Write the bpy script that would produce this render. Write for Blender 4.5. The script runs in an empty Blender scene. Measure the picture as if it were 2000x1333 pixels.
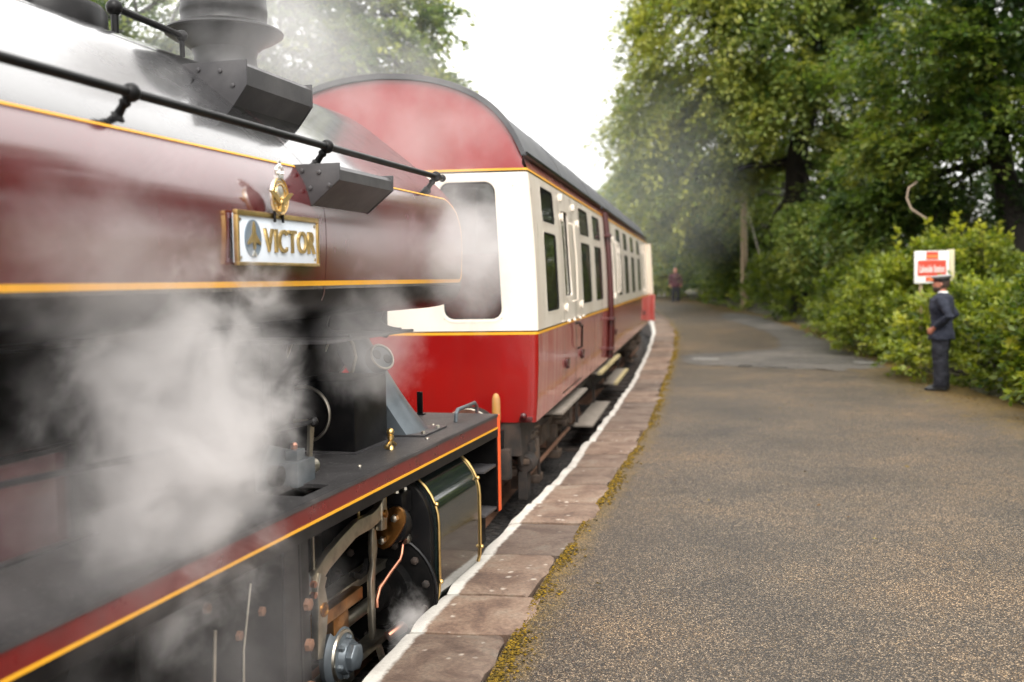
import bpy, bmesh, math, random
import numpy as np
from mathutils import Vector, Matrix
R = math.radians
random.seed(7)
RNG = np.random.default_rng(11)
scene = bpy.context.scene
COL = scene.collection

# ------------------------------------------------------------------ camera
PITCH, ROLL = R(-3.41626), -0.0165
fw = Vector((0, math.cos(PITCH), math.sin(PITCH))); rt = Vector((1, 0, 0)); up = rt.cross(fw)
rt2 = rt * math.cos(ROLL) + up * math.sin(ROLL); up2 = up * math.cos(ROLL) - rt * math.sin(ROLL)
cd = bpy.data.cameras.new('camera'); cam = bpy.data.objects.new('camera', cd); COL.objects.link(cam)
M3 = Matrix((rt2, up2, -fw)).transposed()
cam.matrix_world = Matrix.Translation((0, 0, 1.8)) @ M3.to_4x4()
cd.sensor_width = 36; cd.lens = 36; cd.clip_start = 0.05; cd.clip_end = 3000
cd.dof.use_dof = True; cd.dof.focus_distance = 5.6; cd.dof.aperture_fstop = 1.5
scene.camera = cam

# ------------------------------------------------------------------ sky, sun, exposure
SUN_EL, SUN_ROT = R(52), R(165)
w = bpy.data.worlds.new("World"); scene.world = w; w.use_nodes = True
nt = w.node_tree; nt.nodes.clear()
wo = nt.nodes.new('ShaderNodeOutputWorld'); bg = nt.nodes.new('ShaderNodeBackground')
sk = nt.nodes.new('ShaderNodeTexSky'); sk.sky_type = 'NISHITA'; sk.sun_disc = False
sk.sun_elevation = SUN_EL; sk.sun_rotation = SUN_ROT
sk.air_density = 1.0; sk.dust_density = 4.0; sk.ozone_density = 1.0
hs = nt.nodes.new('ShaderNodeHueSaturation'); hs.inputs['Saturation'].default_value = 0.14
nt.links.new(sk.outputs[0], hs.inputs['Color'])
# overcast: an even cloud layer, brighter overhead than at the horizon, mixed over the clear sky
tcw = nt.nodes.new('ShaderNodeTexCoord'); sx = nt.nodes.new('ShaderNodeSeparateXYZ'); nt.links.new(tcw.outputs['Generated'], sx.inputs[0])
mrw = nt.nodes.new('ShaderNodeMapRange'); mrw.inputs['From Min'].default_value = 0; mrw.inputs['From Max'].default_value = 1; mrw.inputs['To Min'].default_value = 2.4; mrw.inputs['To Max'].default_value = 5.2
nt.links.new(sx.outputs['Z'], mrw.inputs['Value'])
mxw = nt.nodes.new('ShaderNodeMix'); mxw.data_type = 'RGBA'; mxw.inputs[0].default_value = .7
nt.links.new(hs.outputs[0], mxw.inputs[6]); wtint = nt.nodes.new('ShaderNodeMix'); wtint.data_type = 'RGBA'; wtint.blend_type = 'MULTIPLY'; wtint.inputs[0].default_value = 1; wtint.inputs[7].default_value = (1, .972, .935, 1)
nt.links.new(mrw.outputs[0], wtint.inputs[6]); nt.links.new(wtint.outputs[2], mxw.inputs[7]); nt.links.new(mxw.outputs[2], bg.inputs[0])
bg.inputs[1].default_value = 0.15
nt.links.new(bg.outputs[0], wo.inputs[0])
sd = bpy.data.lights.new('sun', 'SUN'); sd.energy = .55; sd.angle = R(35); sd.color = (1, .95, .88)
so = bpy.data.objects.new('sun', sd); COL.objects.link(so)
sdir = Vector((math.sin(SUN_ROT) * math.cos(SUN_EL), math.cos(SUN_ROT) * math.cos(SUN_EL), math.sin(SUN_EL)))
so.rotation_euler = sdir.to_track_quat('Z', 'Y').to_euler(); so.location = (0, -5, 30)
vs = scene.view_settings; vs.view_transform = 'Standard'; vs.look = 'None'; vs.gamma = 1; vs.exposure = 2.1
scene.render.engine = 'CYCLES'
cy = scene.cycles
cy.use_denoising = True
try: cy.denoiser = 'OPENIMAGEDENOISE'
except Exception: pass
cy.max_bounces = 6; cy.diffuse_bounces = 3; cy.glossy_bounces = 3; cy.transmission_bounces = 3
cy.volume_bounces = 3; cy.transparent_max_bounces = 12; cy.sample_clamp_indirect = 6
cy.use_adaptive_sampling = True; cy.adaptive_threshold = 0.015
cy.volume_step_rate = 1.0; cy.volume_max_steps = 128
cy.caustics_reflective = False; cy.caustics_refractive = False

# ------------------------------------------------------------------ materials
def nm(name):
    m = bpy.data.materials.new(name); m.use_nodes = True
    return m, m.node_tree.nodes, m.node_tree.links, m.node_tree.nodes['Principled BSDF']
def ramp(N, stops):
    r = N.new('ShaderNodeValToRGB'); e = r.color_ramp.elements
    while len(e) < len(stops): e.new(0.5)
    for k, (p, c) in enumerate(stops): e[k].position = p; e[k].color = (*c, 1) if len(c) == 3 else c
    return r
def noise(N, L, vec, scale, detail=4, rough=.55, dist=0):
    n = N.new('ShaderNodeTexNoise'); n.inputs['Scale'].default_value = scale; n.inputs['Detail'].default_value = detail
    n.inputs['Roughness'].default_value = rough; n.inputs['Distortion'].default_value = dist
    if vec is not None: L.new(vec, n.inputs['Vector'])
    return n
def coord(N, kind='Object', L=None, sc=None):
    t = N.new('ShaderNodeTexCoord')
    if sc is None: return t.outputs[kind]
    mp = N.new('ShaderNodeMapping'); mp.inputs['Scale'].default_value = sc; L.new(t.outputs[kind], mp.inputs['Vector'])
    return mp.outputs[0]
def mixc(N, L, fac, a, b):
    m = N.new('ShaderNodeMix'); m.data_type = 'RGBA'
    for s, v in ((0, fac), (6, a), (7, b)):
        if hasattr(v, 'is_output'): L.new(v, m.inputs[s])
        elif s == 0: m.inputs[0].default_value = v
        else: m.inputs[s].default_value = (*v, 1)
    return m.outputs[2]
def math_(N, L, op, a, b=None, c=None, clamp=False):
    m = N.new('ShaderNodeMath'); m.operation = op; m.use_clamp = clamp
    for k, v in enumerate((a, b, c)):
        if v is None: continue
        if hasattr(v, 'is_output'): L.new(v, m.inputs[k])
        else: m.inputs[k].default_value = v
    return m.outputs[0]
def bump(N, L, B, h, strength, dist=.01):
    b = N.new('ShaderNodeBump'); b.inputs['Strength'].default_value = strength; b.inputs['Distance'].default_value = dist
    L.new(h, b.inputs['Height']); L.new(b.outputs[0], B.inputs['Normal']); return b
def paint(name, col, rough=.3, cior=1.5, spec=.5, crough=.05, metal=0., coat=0., dirt=None, damt=.3, dscale=6., rvar=.1, bmp=.0, bscale=30., stretch=(1, 1, 1)):
    m, N, L, B = nm(name)
    v = coord(N, 'Object', L, stretch)
    n = noise(N, L, v, dscale, 6, .6)
    if dirt is not None:
        rp = ramp(N, [(.42, (0, 0, 0)), (.75, (damt,) * 3)]); L.new(n.outputs[0], rp.inputs[0])
        L.new(mixc(N, L, rp.outputs[0], col, dirt), B.inputs['Base Color'])
    else:
        d = mixc(N, L, n.outputs[0], tuple(c * .85 for c in col), tuple(min(1, c * 1.12) for c in col)); L.new(d, B.inputs['Base Color'])
    n2 = noise(N, L, v, dscale * 2.3, 5, .6)
    mr = N.new('ShaderNodeMapRange'); mr.inputs['To Min'].default_value = max(.02, rough - rvar); mr.inputs['To Max'].default_value = min(1, rough + rvar)
    L.new(n2.outputs[0], mr.inputs['Value']); L.new(mr.outputs[0], B.inputs['Roughness'])
    B.inputs['Metallic'].default_value = metal; B.inputs['Specular IOR Level'].default_value = spec; B.inputs['Coat Weight'].default_value = coat; B.inputs['Coat Roughness'].default_value = crough; B.inputs['Coat IOR'].default_value = cior
    if bmp:
        n3 = noise(N, L, v, bscale, 4, .6); bump(N, L, B, n3.outputs[0], bmp, .004)
    return m

MAROON = paint('maroon_gloss', (.085, .004, .006), .24, cior=2.1, crough=.13, coat=1., dirt=(.06, .012, .012), damt=.6, dscale=5., bmp=.05, bscale=2.5, stretch=(1, 1, .35))
VALANCE = paint('valance_red', (.13, .007, .007), .3, coat=.4, dirt=(.05, .01, .01), damt=.6, dscale=5.)
TANKBLK = paint('tank_black', (.005, .005, .006), .26, cior=2.25, crough=.10, coat=1., dirt=(.02, .02, .022), damt=.6, dscale=3., bmp=.05, bscale=3.)
BLACK = paint('black_paint', (.004, .004, .0045), .36, spec=.18, dirt=(.02, .018, .017), damt=.5, dscale=7., bmp=.08, bscale=18.)
SOOT = paint('soot_black', (.003, .003, .003), .6, spec=.06, dirt=(.012, .010, .009), damt=.6, dscale=9., bmp=.25, bscale=40.)
CHIM = paint('chimney_black', (.005, .005, .0055), .42, spec=.3, dirt=(.015, .015, .015), damt=.6, dscale=8., bmp=.15, bscale=25.)
STEPM = paint('step_grey_black', (.036, .034, .036), .42, dirt=(.09, .085, .085), damt=.7, dscale=5., bmp=.12, bscale=25.)
YELLOW = paint('lining_yellow', (.75, .36, .02), .4)
ORANGE = paint('beam_orange', (.75, .10, .02), .45, dirt=(.25, .05, .02), damt=.5)
BRASS = paint('brass', (.72, .50, .20), .32, metal=1., dirt=(.32, .2, .07), damt=.6, dscale=14.)
OILBRASS = paint('oily_brass', (.42, .20, .06), .32, metal=1., dirt=(.06, .025, .01), damt=.85, dscale=9.)
COPPER = paint('copper', (.62, .27, .17), .3, metal=1., dirt=(.2, .08, .05), damt=.6)
STEEL = paint('oiled_steel', (.50, .46, .38), .34, metal=1., dirt=(.14, .11, .08), damt=.7, dscale=11., bmp=.08, bscale=40.)
GREYSTEEL = paint('grey_steel', (.12, .14, .155), .38, metal=.5, dirt=(.07, .075, .08), damt=.7, dscale=7.)
CLAD = paint('cylinder_cladding', (.005, .010, .009), .14, coat=.9, dirt=(.03, .03, .03), damt=.5, dscale=4., bmp=.05, bscale=4.)
SILVER = paint('silver', (.88, .86, .82), .42, metal=1., dirt=(.35, .32, .28), damt=.5, dscale=30.)
PLATEW = paint('plate_white', (.72, .78, .85), .35, coat=.3)
PLATEB = paint('emblem_blue_grey', (.13, .17, .21), .4)
CCREAM = paint('coach_cream', (.82, .74, .64), .3, coat=.5, dirt=(.5, .38, .28), damt=.45, dscale=2.5, stretch=(1, 1, .3), bmp=.05, bscale=3.)
CRED = paint('coach_red', (.24, .004, .004), .24, coat=.7, dirt=(.17, .012, .010), damt=.6, dscale=2.5, stretch=(1, 1, .35), bmp=.06, bscale=2.5)
CSIDE_SHEEN = paint('coach_side_red_sheen', (.44, .085, .072), .3, cior=1.7, coat=1., dirt=(.62, .32, .28), damt=.9, dscale=3.5, stretch=(2.5, 2.5, .25), bmp=.08, bscale=3.)  # faded, streaked coach red, lightened further to paint in the sky's reflection
ROOF = paint('roof_grey', (.075, .078, .085), .6, dirt=(.13, .13, .13), damt=.5, dscale=3., bmp=.1, bscale=12.)
BOGIEM = paint('bogie_brown', (.05, .034, .024), .7, dirt=(.15, .095, .06), damt=.8, dscale=7., bmp=.3, bscale=30.)
UNDER = paint('underframe_rust', (.014, .011, .009), .75, dirt=(.07, .042, .028), damt=.7, dscale=6., bmp=.25, bscale=30.)
BOARD = paint('footboard_wood', (.20, .17, .14), .75, dirt=(.10, .08, .06), damt=.7, dscale=9., bmp=.25, bscale=30.)
BOARDY = paint('footboard_yellow', (.42, .34, .17), .7, dirt=(.2, .15, .08), damt=.7, dscale=12.)
RUST = paint('rail_rust', (.16, .075, .04), .75, dirt=(.07, .035, .02), damt=.7, dscale=20., bmp=.2, bscale=60.)
DKRED = paint('pipe_dark_red', (.05, .004, .004), .35, coat=.4, dirt=(.03, .005, .005), damt=.5)
WHITEP = paint('white_paint', (.78, .76, .72), .5, dirt=(.5, .47, .42), damt=.5, dscale=12.)
WOODP = paint('weathered_pole', (.36, .27, .17), .8, dirt=(.2, .15, .10), damt=.7, dscale=6., stretch=(4, 4, .3), bmp=.3, bscale=14.)
WORNW = paint('worn_line', (.36, .35, .33), .7, dirt=(.15, .14, .12), damt=.9, dscale=14.)
SIGNW = paint('sign_white', (.80, .79, .76), .4)
SIGNR = paint('sign_red', (.55, .06, .03), .4)
SIGNO = paint('sign_orange', (.75, .22, .06), .4)
MOQ = paint('seat_moquette', (.28, .04, .03), .9, dirt=(.12, .05, .03), damt=.6, dscale=20.)
INTER = paint('interior_wood', (.16, .09, .045), .5, dirt=(.1, .05, .02), damt=.6)

def running_plate_mat():
    m, N, L, B = nm('running_plate_grit')
    v = coord(N)
    a = noise(N, L, v, 5, 6, .65); b = noise(N, L, v, 75, 3, .75)
    c = mixc(N, L, a.outputs[0], (.010, .010, .011), (.045, .042, .042))
    sp = ramp(N, [(.60, (0, 0, 0)), (.70, (.8, .8, .8))]); L.new(b.outputs[0], sp.inputs[0])
    L.new(mixc(N, L, sp.outputs[0], c, (.22, .21, .20)), B.inputs['Base Color'])
    mr = N.new('ShaderNodeMapRange'); mr.inputs['To Min'].default_value = .32; mr.inputs['To Max'].default_value = .68
    L.new(a.outputs[0], mr.inputs['Value']); L.new(mr.outputs[0], B.inputs['Roughness'])
    bump(N, L, B, b.outputs[0], .35, .003)
    return m
RUNPL = running_plate_mat()

def glass_mat():
    m, N, L, B = nm('window_glass')
    B.inputs['Base Color'].default_value = (.05, .055, .05, 1); B.inputs['Roughness'].default_value = .6
    tr = N.new('ShaderNodeBsdfTransparent'); tr.inputs[0].default_value = (.72, .76, .72, 1)
    gl = N.new('ShaderNodeBsdfGlossy'); gl.inputs['Roughness'].default_value = .03; gl.inputs[0].default_value = (.95, 1, .95, 1)
    n = noise(N, L, coord(N), 2.2, 2); bp = N.new('ShaderNodeBump'); bp.inputs['Strength'].default_value = .08; bp.inputs['Distance'].default_value = .02
    L.new(n.outputs[0], bp.inputs['Height']); L.new(bp.outputs[0], gl.inputs['Normal'])
    fr = N.new('ShaderNodeFresnel'); fr.inputs['IOR'].default_value = 1.75
    m1 = N.new('ShaderNodeMixShader'); L.new(fr.outputs[0], m1.inputs[0]); L.new(tr.outputs[0], m1.inputs[1]); L.new(gl.outputs[0], m1.inputs[2])
    m2 = N.new('ShaderNodeMixShader'); m2.inputs[0].default_value = .10; L.new(m1.outputs[0], m2.inputs[1]); L.new(B.outputs[0], m2.inputs[2])
    L.new(m2.outputs[0], N['Material Output'].inputs[0]); return m
GLASS = glass_mat()

def asphalt_mat(name='platform_asphalt', newer=False):
    m, N, L, B = nm(name)
    v = coord(N)
    vo = N.new('ShaderNodeTexVoronoi'); vo.inputs['Scale'].default_value = 125; L.new(v, vo.inputs['Vector'])
    st = ramp(N, [(0, (.014, .012, .010)), (.4, (.070, .058, .045)), (.75, (.18, .146, .108)), (1, (.48, .38, .26))])
    sep = N.new('ShaderNodeSeparateColor'); L.new(vo.outputs['Color'], sep.inputs[0]); L.new(sep.outputs[0], st.inputs[0])
    br = ramp(N, [(0, (.065, .034, .013)), (.5, (.155, .093, .032)), (1, (.33, .205, .055))]); L.new(sep.outputs[1], br.inputs[0])
    bsel = ramp(N, [(.55, (0, 0, 0)), (.7, (.75, .75, .75))]); L.new(sep.outputs[2], bsel.inputs[0])
    big = noise(N, L, v, .55, 6, .62); mid = noise(N, L, v, 2.6, 5, .6)
    k = math_(N, L, 'MULTIPLY', bsel.outputs[0], math_(N, L, 'MULTIPLY', mid.outputs[0], 1.25), clamp=True)
    c = mixc(N, L, k, st.outputs[0], br.outputs[0])
    tone = ramp(N, [(.3, (.48, .46, .45)), (.5, (.98, .93, .88)), (.7, (1.6, 1.38, 1.12))]); L.new(big.outputs[0], tone.inputs[0])
    mu = N.new('ShaderNodeMix'); mu.data_type = 'RGBA'; mu.blend_type = 'MULTIPLY'; mu.inputs[0].default_value = 1
    L.new(c, mu.inputs[6]); L.new(tone.outputs[0], mu.inputs[7]); c = mu.outputs[2]
    vc = N.new('ShaderNodeTexVoronoi'); vc.feature = 'DISTANCE_TO_EDGE'; vc.inputs['Scale'].default_value = .42
    wv = N.new('ShaderNodeVectorMath'); wv.operation = 'ADD'; L.new(v, wv.inputs[0]); nw = noise(N, L, v, 1.7, 5, .6); L.new(nw.outputs['Color'], wv.inputs[1]); L.new(wv.outputs[0], vc.inputs['Vector'])
    ck = N.new('ShaderNodeMapRange'); ck.inputs['From Min'].default_value = .010; ck.inputs['From Max'].default_value = .003; L.new(vc.outputs['Distance'], ck.inputs['Value'])
    ckm = ramp(N, [(.5, (0, 0, 0)), (.62, (.7, .7, .7))]); L.new(big.outputs[0], ckm.inputs[0])
    c = mixc(N, L, math_(N, L, 'MULTIPLY', ck.outputs[0], ckm.outputs[0]), c, (.02, .018, .014))
    gap = ramp(N, [(.25, (1, 1, 1)), (.60, (.17, .155, .14))]); L.new(vo.outputs['Distance'], gap.inputs[0])
    mg = N.new('ShaderNodeMix'); mg.data_type = 'RGBA'; mg.blend_type = 'MULTIPLY'; mg.inputs[0].default_value = 1
    L.new(c, mg.inputs[6]); L.new(gap.outputs[0], mg.inputs[7]); c = mg.outputs[2]
    # moss and fallen leaf litter near the coping and the hedge
    at = N.new('ShaderNodeAttribute'); at.attribute_name = 'edge_left'
    ar = N.new('ShaderNodeAttribute'); ar.attribute_name = 'edge_right'
    mn = noise(N, L, v, 5.5, 7, .7)
    e1 = math_(N, L, 'ADD', math_(N, L, 'MULTIPLY', at.outputs['Fac'], 4.5), math_(N, L, 'MULTIPLY', mn.outputs[0], 2.2))
    f1 = N.new('ShaderNodeMapRange'); f1.inputs['From Min'].default_value = 2.1; f1.inputs['From Max'].default_value = 1.15; L.new(e1, f1.inputs['Value'])
    e2 = math_(N, L, 'ADD', math_(N, L, 'MULTIPLY', ar.outputs['Fac'], .75), math_(N, L, 'MULTIPLY', mn.outputs[0], 2.4))
    f2 = N.new('ShaderNodeMapRange'); f2.inputs['From Min'].default_value = 1.95; f2.inputs['From Max'].default_value = 1.1; L.new(e2, f2.inputs['Value'])
    if newer:
        hsv = N.new('ShaderNodeHueSaturation'); hsv.inputs['Saturation'].default_value = .38; hsv.inputs['Value'].default_value = 1.12; L.new(c, hsv.inputs['Color']); c = hsv.outputs[0]
    fm = math_(N, L, 'MULTIPLY', math_(N, L, 'MAXIMUM', f1.outputs[0], f2.outputs[0]), 0. if newer else .8)
    ms = ramp(N, [(.2, (.03, .02, .005)), (.5, (.10, .06, .008)), (.85, (.22, .13, .014))]); L.new(sep.outputs[0], ms.inputs[0])
    c = mixc(N, L, fm, c, ms.outputs[0])
    L.new(c, B.inputs['Base Color']); B.inputs['Roughness'].default_value = .52
    B.inputs['Specular IOR Level'].default_value = .5
    hh = math_(N, L, 'SUBTRACT', 1.0, vo.outputs['Distance']); bump(N, L, B, hh, .55, .006)
    return m
ASPH = asphalt_mat()
PATCH = asphalt_mat('newer_asphalt', True)

def stone_mat():
    m, N, L, B = nm('sandstone_coping')
    v = coord(N)
    oi = N.new('ShaderNodeObjectInfo')
    a = noise(N, L, v, 3.2, 8, .68, .6); b = noise(N, L, v, 45, 4, .7); s = noise(N, L, v, 11, 5, .6)
    c = ramp(N, [(.22, (.035, .022, .018)), (.42, (.098, .062, .044)), (.55, (.155, .108, .079)), (.64, (.16, .125, .096)), (.8, (.29, .225, .17))]); L.new(a.outputs[0], c.inputs[0])
    tone = mixc(N, L, oi.outputs['Random'], (.66, .66, .66), (1.35, 1.28, 1.2))
    mu = N.new('ShaderNodeMix'); mu.data_type = 'RGBA'; mu.blend_type = 'MULTIPLY'; mu.inputs[0].default_value = 1
    L.new(c.outputs[0], mu.inputs[6]); L.new(tone, mu.inputs[7])
    gr = ramp(N, [(.35, (.6, .6, .6)), (.65, (1.2, 1.2, 1.2))]); L.new(b.outputs[0], gr.inputs[0])
    m2 = N.new('ShaderNodeMix'); m2.data_type = 'RGBA'; m2.blend_type = 'MULTIPLY'; m2.inputs[0].default_value = .8
    L.new(mu.outputs[2], m2.inputs[6]); L.new(gr.outputs[0], m2.inputs[7])
    # pale lichen spots
    vo = N.new('ShaderNodeTexVoronoi'); vo.inputs['Scale'].default_value = 9; L.new(v, vo.inputs['Vector'])
    sp = math_(N, L, 'ADD', vo.outputs['Distance'], math_(N, L, 'MULTIPLY', s.outputs[0], .75))
    lf = N.new('ShaderNodeMapRange'); lf.inputs['From Min'].default_value = .52; lf.inputs['From Max'].default_value = .40; L.new(sp, lf.inputs['Value'])
    c2 = mixc(N, L, math_(N, L, 'MULTIPLY', lf.outputs[0], .5), m2.outputs[2], (.55, .5, .42))
    # painted white edge, worn
    at = N.new('ShaderNodeAttribute'); at.attribute_name = 'edge'
    wn = noise(N, L, v, 14, 6, .7)
    e = math_(N, L, 'ADD', at.outputs['Fac'], math_(N, L, 'MULTIPLY', math_(N, L, 'SUBTRACT', wn.outputs[0], .5), .055))
    wf = N.new('ShaderNodeMapRange'); wf.inputs['From Min'].default_value = .096; wf.inputs['From Max'].default_value = .074; L.new(e, wf.inputs['Value'])
    wc = mixc(N, L, b.outputs[0], (.34, .31, .27), (.60, .58, .53))
    c3 = mixc(N, L, wf.outputs[0], c2, wc)
    L.new(c3, B.inputs['Base Color']); B.inputs['Roughness'].default_value = .7
    hh = math_(N, L, 'ADD', a.outputs[0], math_(N, L, 'MULTIPLY', b.outputs[0], .35)); bump(N, L, B, hh, .5, .012)
    return m
STONE = stone_mat()

def leaf_mat(name, cols, trans=.48, rough=.45, spec=.5):
    m, N, L, B = nm(name)
    at = N.new('ShaderNodeAttribute'); at.attribute_name = 'tint'
    r = ramp(N, [(k / (len(cols) - 1), c) for k, c in enumerate(cols)]); L.new(at.outputs['Fac'], r.inputs[0])
    L.new(r.outputs[0], B.inputs['Base Color']); B.inputs['Roughness'].default_value = rough; B.inputs['Specular IOR Level'].default_value = spec
    t = N.new('ShaderNodeBsdfTranslucent')
    mu = N.new('ShaderNodeMix'); mu.data_type = 'RGBA'; mu.blend_type = 'MULTIPLY'; mu.inputs[0].default_value = 1
    L.new(r.outputs[0], mu.inputs[6]); mu.inputs[7].default_value = (1.25, 1.25, .6, 1); L.new(mu.outputs[2], t.inputs[0])
    mx = N.new('ShaderNodeMixShader'); mx.inputs[0].default_value = trans
    L.new(B.outputs[0], mx.inputs[1]); L.new(t.outputs[0], mx.inputs[2]); L.new(mx.outputs[0], N['Material Output'].inputs[0])
    return m
BEECH = leaf_mat('beech_leaves', [(.034, .074, .022), (.085, .145, .034), (.22, .265, .07), (.42, .42, .10)])
DARKLEAF = leaf_mat('dark_leaves', [(.020, .050, .013), (.048, .098, .018), (.115, .165, .03), (.24, .25, .045)])
HEDGE = leaf_mat('hedge_leaves', [(.03, .07, .012), (.11, .155, .018), (.25, .30, .036), (.46, .45, .06)], .45, .38)
LAUREL = leaf_mat('laurel_leaves', [(.022, .055, .010), (.085, .135, .015), (.22, .25, .02), (.40, .37, .035)], .38, .4, .35)
PALELEAF = leaf_mat('pale_leaves', [(.06, .085, .04), (.12, .15, .08), (.2, .22, .12), (.28, .29, .16)], .3)
FERN = leaf_mat('feathery_leaves', [(.04, .065, .012), (.08, .11, .02), (.13, .15, .025), (.17, .17, .03)], .3)
BARK = paint('bark', (.014, .011, .009), .9, dirt=(.035, .028, .02), damt=.7, dscale=7., stretch=(2, 2, .5), bmp=.6, bscale=9.)
PALEBARK = paint('pale_bark', (.42, .32, .24), .8, dirt=(.2, .15, .1), damt=.5)
MOSSM = leaf_mat('moss', [(.035, .025, .006), (.10, .065, .008), (.20, .12, .01), (.32, .20, .016)], .1, .9, .2)
GRASSG = paint('rough_ground', (.05, .05, .02), .95, dirt=(.07, .045, .025), damt=.8, dscale=2., bmp=.5, bscale=12.)
def ballast_mat():
    m, N, L, B = nm('ballast')
    v = coord(N); vo = N.new('ShaderNodeTexVoronoi'); vo.inputs['Scale'].default_value = 18; L.new(v, vo.inputs['Vector'])
    sep = N.new('ShaderNodeSeparateColor'); L.new(vo.outputs['Color'], sep.inputs[0])
    r = ramp(N, [(0, (.006, .005, .0045)), (.6, (.018, .015, .013)), (1, (.045, .038, .032))]); L.new(sep.outputs[0], r.inputs[0])
    L.new(r.outputs[0], B.inputs['Base Color']); B.inputs['Roughness'].default_value = .9
    bump(N, L, B, math_(N, L, 'SUBTRACT', 1., vo.outputs['Distance']), 1., .04); return m
BALLAST = ballast_mat()
AMBER = paint('amber_cap', (.42, .20, .04), .5, dirt=(.3, .2, .15), damt=.5)
WALLM = paint('platform_wall_stone', (.06, .045, .038), .9, dirt=(.03, .03, .02), damt=.7, dscale=4., bmp=.5, bscale=12.)
SKIN = paint('skin', (.50, .20, .13), .5); HAIR = paint('hair_brown', (.05, .03, .02), .7)
NAVY = paint('navy_cloth', (.010, .013, .026), .85, dirt=(.022, .026, .04), damt=.5, dscale=9., bmp=.3, bscale=60.)
NAVYD = paint('dark_trouser_cloth', (.007, .008, .014), .85, bmp=.3, bscale=60.)
SHOE = paint('shoe_leather', (.01, .01, .01), .3)
CAPT = paint('cap_top_pale', (.30, .30, .30), .7); CAPB = paint('cap_band', (.008, .008, .01), .5)
SHIRT = paint('shirt_white', (.7, .7, .7), .8)
MAROONC = paint('maroon_cloth', (.06, .008, .015), .85); GREYC = paint('grey_cloth', (.014, .014, .02), .85)

# ------------------------------------------------------------------ mesh helpers
def tag(o, label=None, cat=None, group=None, kind=None):
    if label: o['label'] = label
    if cat: o['category'] = cat
    if group: o['group'] = group
    if kind: o['kind'] = kind
    return o
def empty(name, loc=(0, 0, 0), rz=0.):
    o = bpy.data.objects.new(name, None); COL.objects.link(o); o.location = loc; o.rotation_euler = (0, 0, rz); o.empty_display_size = .2
    return o
class MB:
    def __init__(s): s.v = []; s.f = []
    def add(s, vs, fs):
        b = len(s.v); s.v += [tuple(v) for v in vs]; s.f += [tuple(b + i for i in f) for f in fs]; return s
    def box(s, a0, a1, b0, b1, c0, c1):
        vs = [(x, y, z) for x in (a0, a1) for y in (b0, b1) for z in (c0, c1)]
        return s.add(vs, [(0, 1, 3, 2), (4, 6, 7, 5), (0, 4, 5, 1), (2, 3, 7, 6), (0, 2, 6, 4), (1, 5, 7, 3)])
    def prism(s, poly, axis, lo, hi):
        n = len(poly)
        def P(p, h): return {'s': (h, p[0], p[1]), 'm': (p[0], h, p[1]), 'z': (p[0], p[1], h)}[axis]
        vs = [P(p, lo) for p in poly] + [P(p, hi) for p in poly]
        fs = [tuple(range(n - 1, -1, -1)), tuple(range(n, 2 * n))] + [(i, (i + 1) % n, n + (i + 1) % n, n + i) for i in range(n)]
        return s.add(vs, fs)
    def loft(s, rings, close=True, caps=True):
        n = len(rings[0]); vs = [p for r in rings for p in r]; fs = []
        for k in range(len(rings) - 1):
            for i in range(n if close else n - 1):
                j = (i + 1) % n; fs.append((k * n + i, k * n + j, (k + 1) * n + j, (k + 1) * n + i))
        if caps and close: fs += [tuple(range(n - 1, -1, -1)), tuple((len(rings) - 1) * n + i for i in range(n))]
        return s.add(vs, fs)
    def tube(s, pts, r, n=10, caps=True):
        P = [Vector(p) for p in pts]; rr = r if isinstance(r, (list, tuple)) else [r] * len(P); rings = []
        t0 = (P[1] - P[0]).normalized(); a = t0.orthogonal().normalized()
        for k, p in enumerate(P):
            t = (P[min(k + 1, len(P) - 1)] - P[max(k - 1, 0)]).normalized()
            a = (a - t * a.dot(t)).normalized(); b = t.cross(a)
            rings.append([p + (a * math.cos(q) + b * math.sin(q)) * rr[k] for q in [2 * math.pi * i / n for i in range(n)]])
        return s.loft(rings, True, caps)
    def lathe(s, prof, c, axis=(0, 0, 1), n=32, caps=True):
        ax = Vector(axis).normalized(); a = ax.orthogonal().normalized(); b = ax.cross(a); c = Vector(c)
        return s.loft([[c + ax * h + (a * math.cos(q) + b * math.sin(q)) * r for q in [2 * math.pi * i / n for i in range(n)]] for r, h in prof], True, caps)
    def ball(s, c, r, n=12, sq=(1, 1, 1)):
        k = n // 2; c = Vector(c)
        rings = [[c + Vector((r * sq[0] * math.sin(a) * math.cos(q), r * sq[1] * math.sin(a) * math.sin(q), r * sq[2] * math.cos(a))) for q in [2 * math.pi * i / n for i in range(n)]] for a in [math.pi * (j + .02) / (k + .04) for j in range(k + 1)]]
        return s.loft(rings)
    def build(s, name, mat, parent=None, tf=None, bevel=0, ang=35, smooth=True, label=None, kind=None):
        vs = [tf(v) for v in s.v] if tf else s.v
        bm = bmesh.new(); bv = [bm.verts.new(v) for v in vs]
        for f in s.f:
            try: bm.faces.new([bv[i] for i in f])
            except ValueError: pass
        bmesh.ops.recalc_face_normals(bm, faces=bm.faces)
        if bevel:
            es = [e for e in bm.edges if len(e.link_faces) == 2 and e.calc_face_angle(0) > R(40)]
            if es: bmesh.ops.bevel(bm, geom=es, offset=bevel, segments=2, profile=.6, affect='EDGES', clamp_overlap=True)
        me = bpy.data.meshes.new(name); bm.to_mesh(me); bm.free()
        if smooth and me.polygons:
            me.polygons.foreach_set('use_smooth', [True] * len(me.polygons)); me.set_sharp_from_angle(angle=R(ang))
        me.materials.append(mat)
        o = bpy.data.objects.new(name, me); COL.objects.link(o)
        if parent: o.parent = parent
        if label: o['label'] = label
        if kind: o['kind'] = kind
        return o
def interp(pts, y):
    ys = [p[1] for p in pts]; xs = [p[0] for p in pts]
    return float(np.interp(y, ys, xs))
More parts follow.
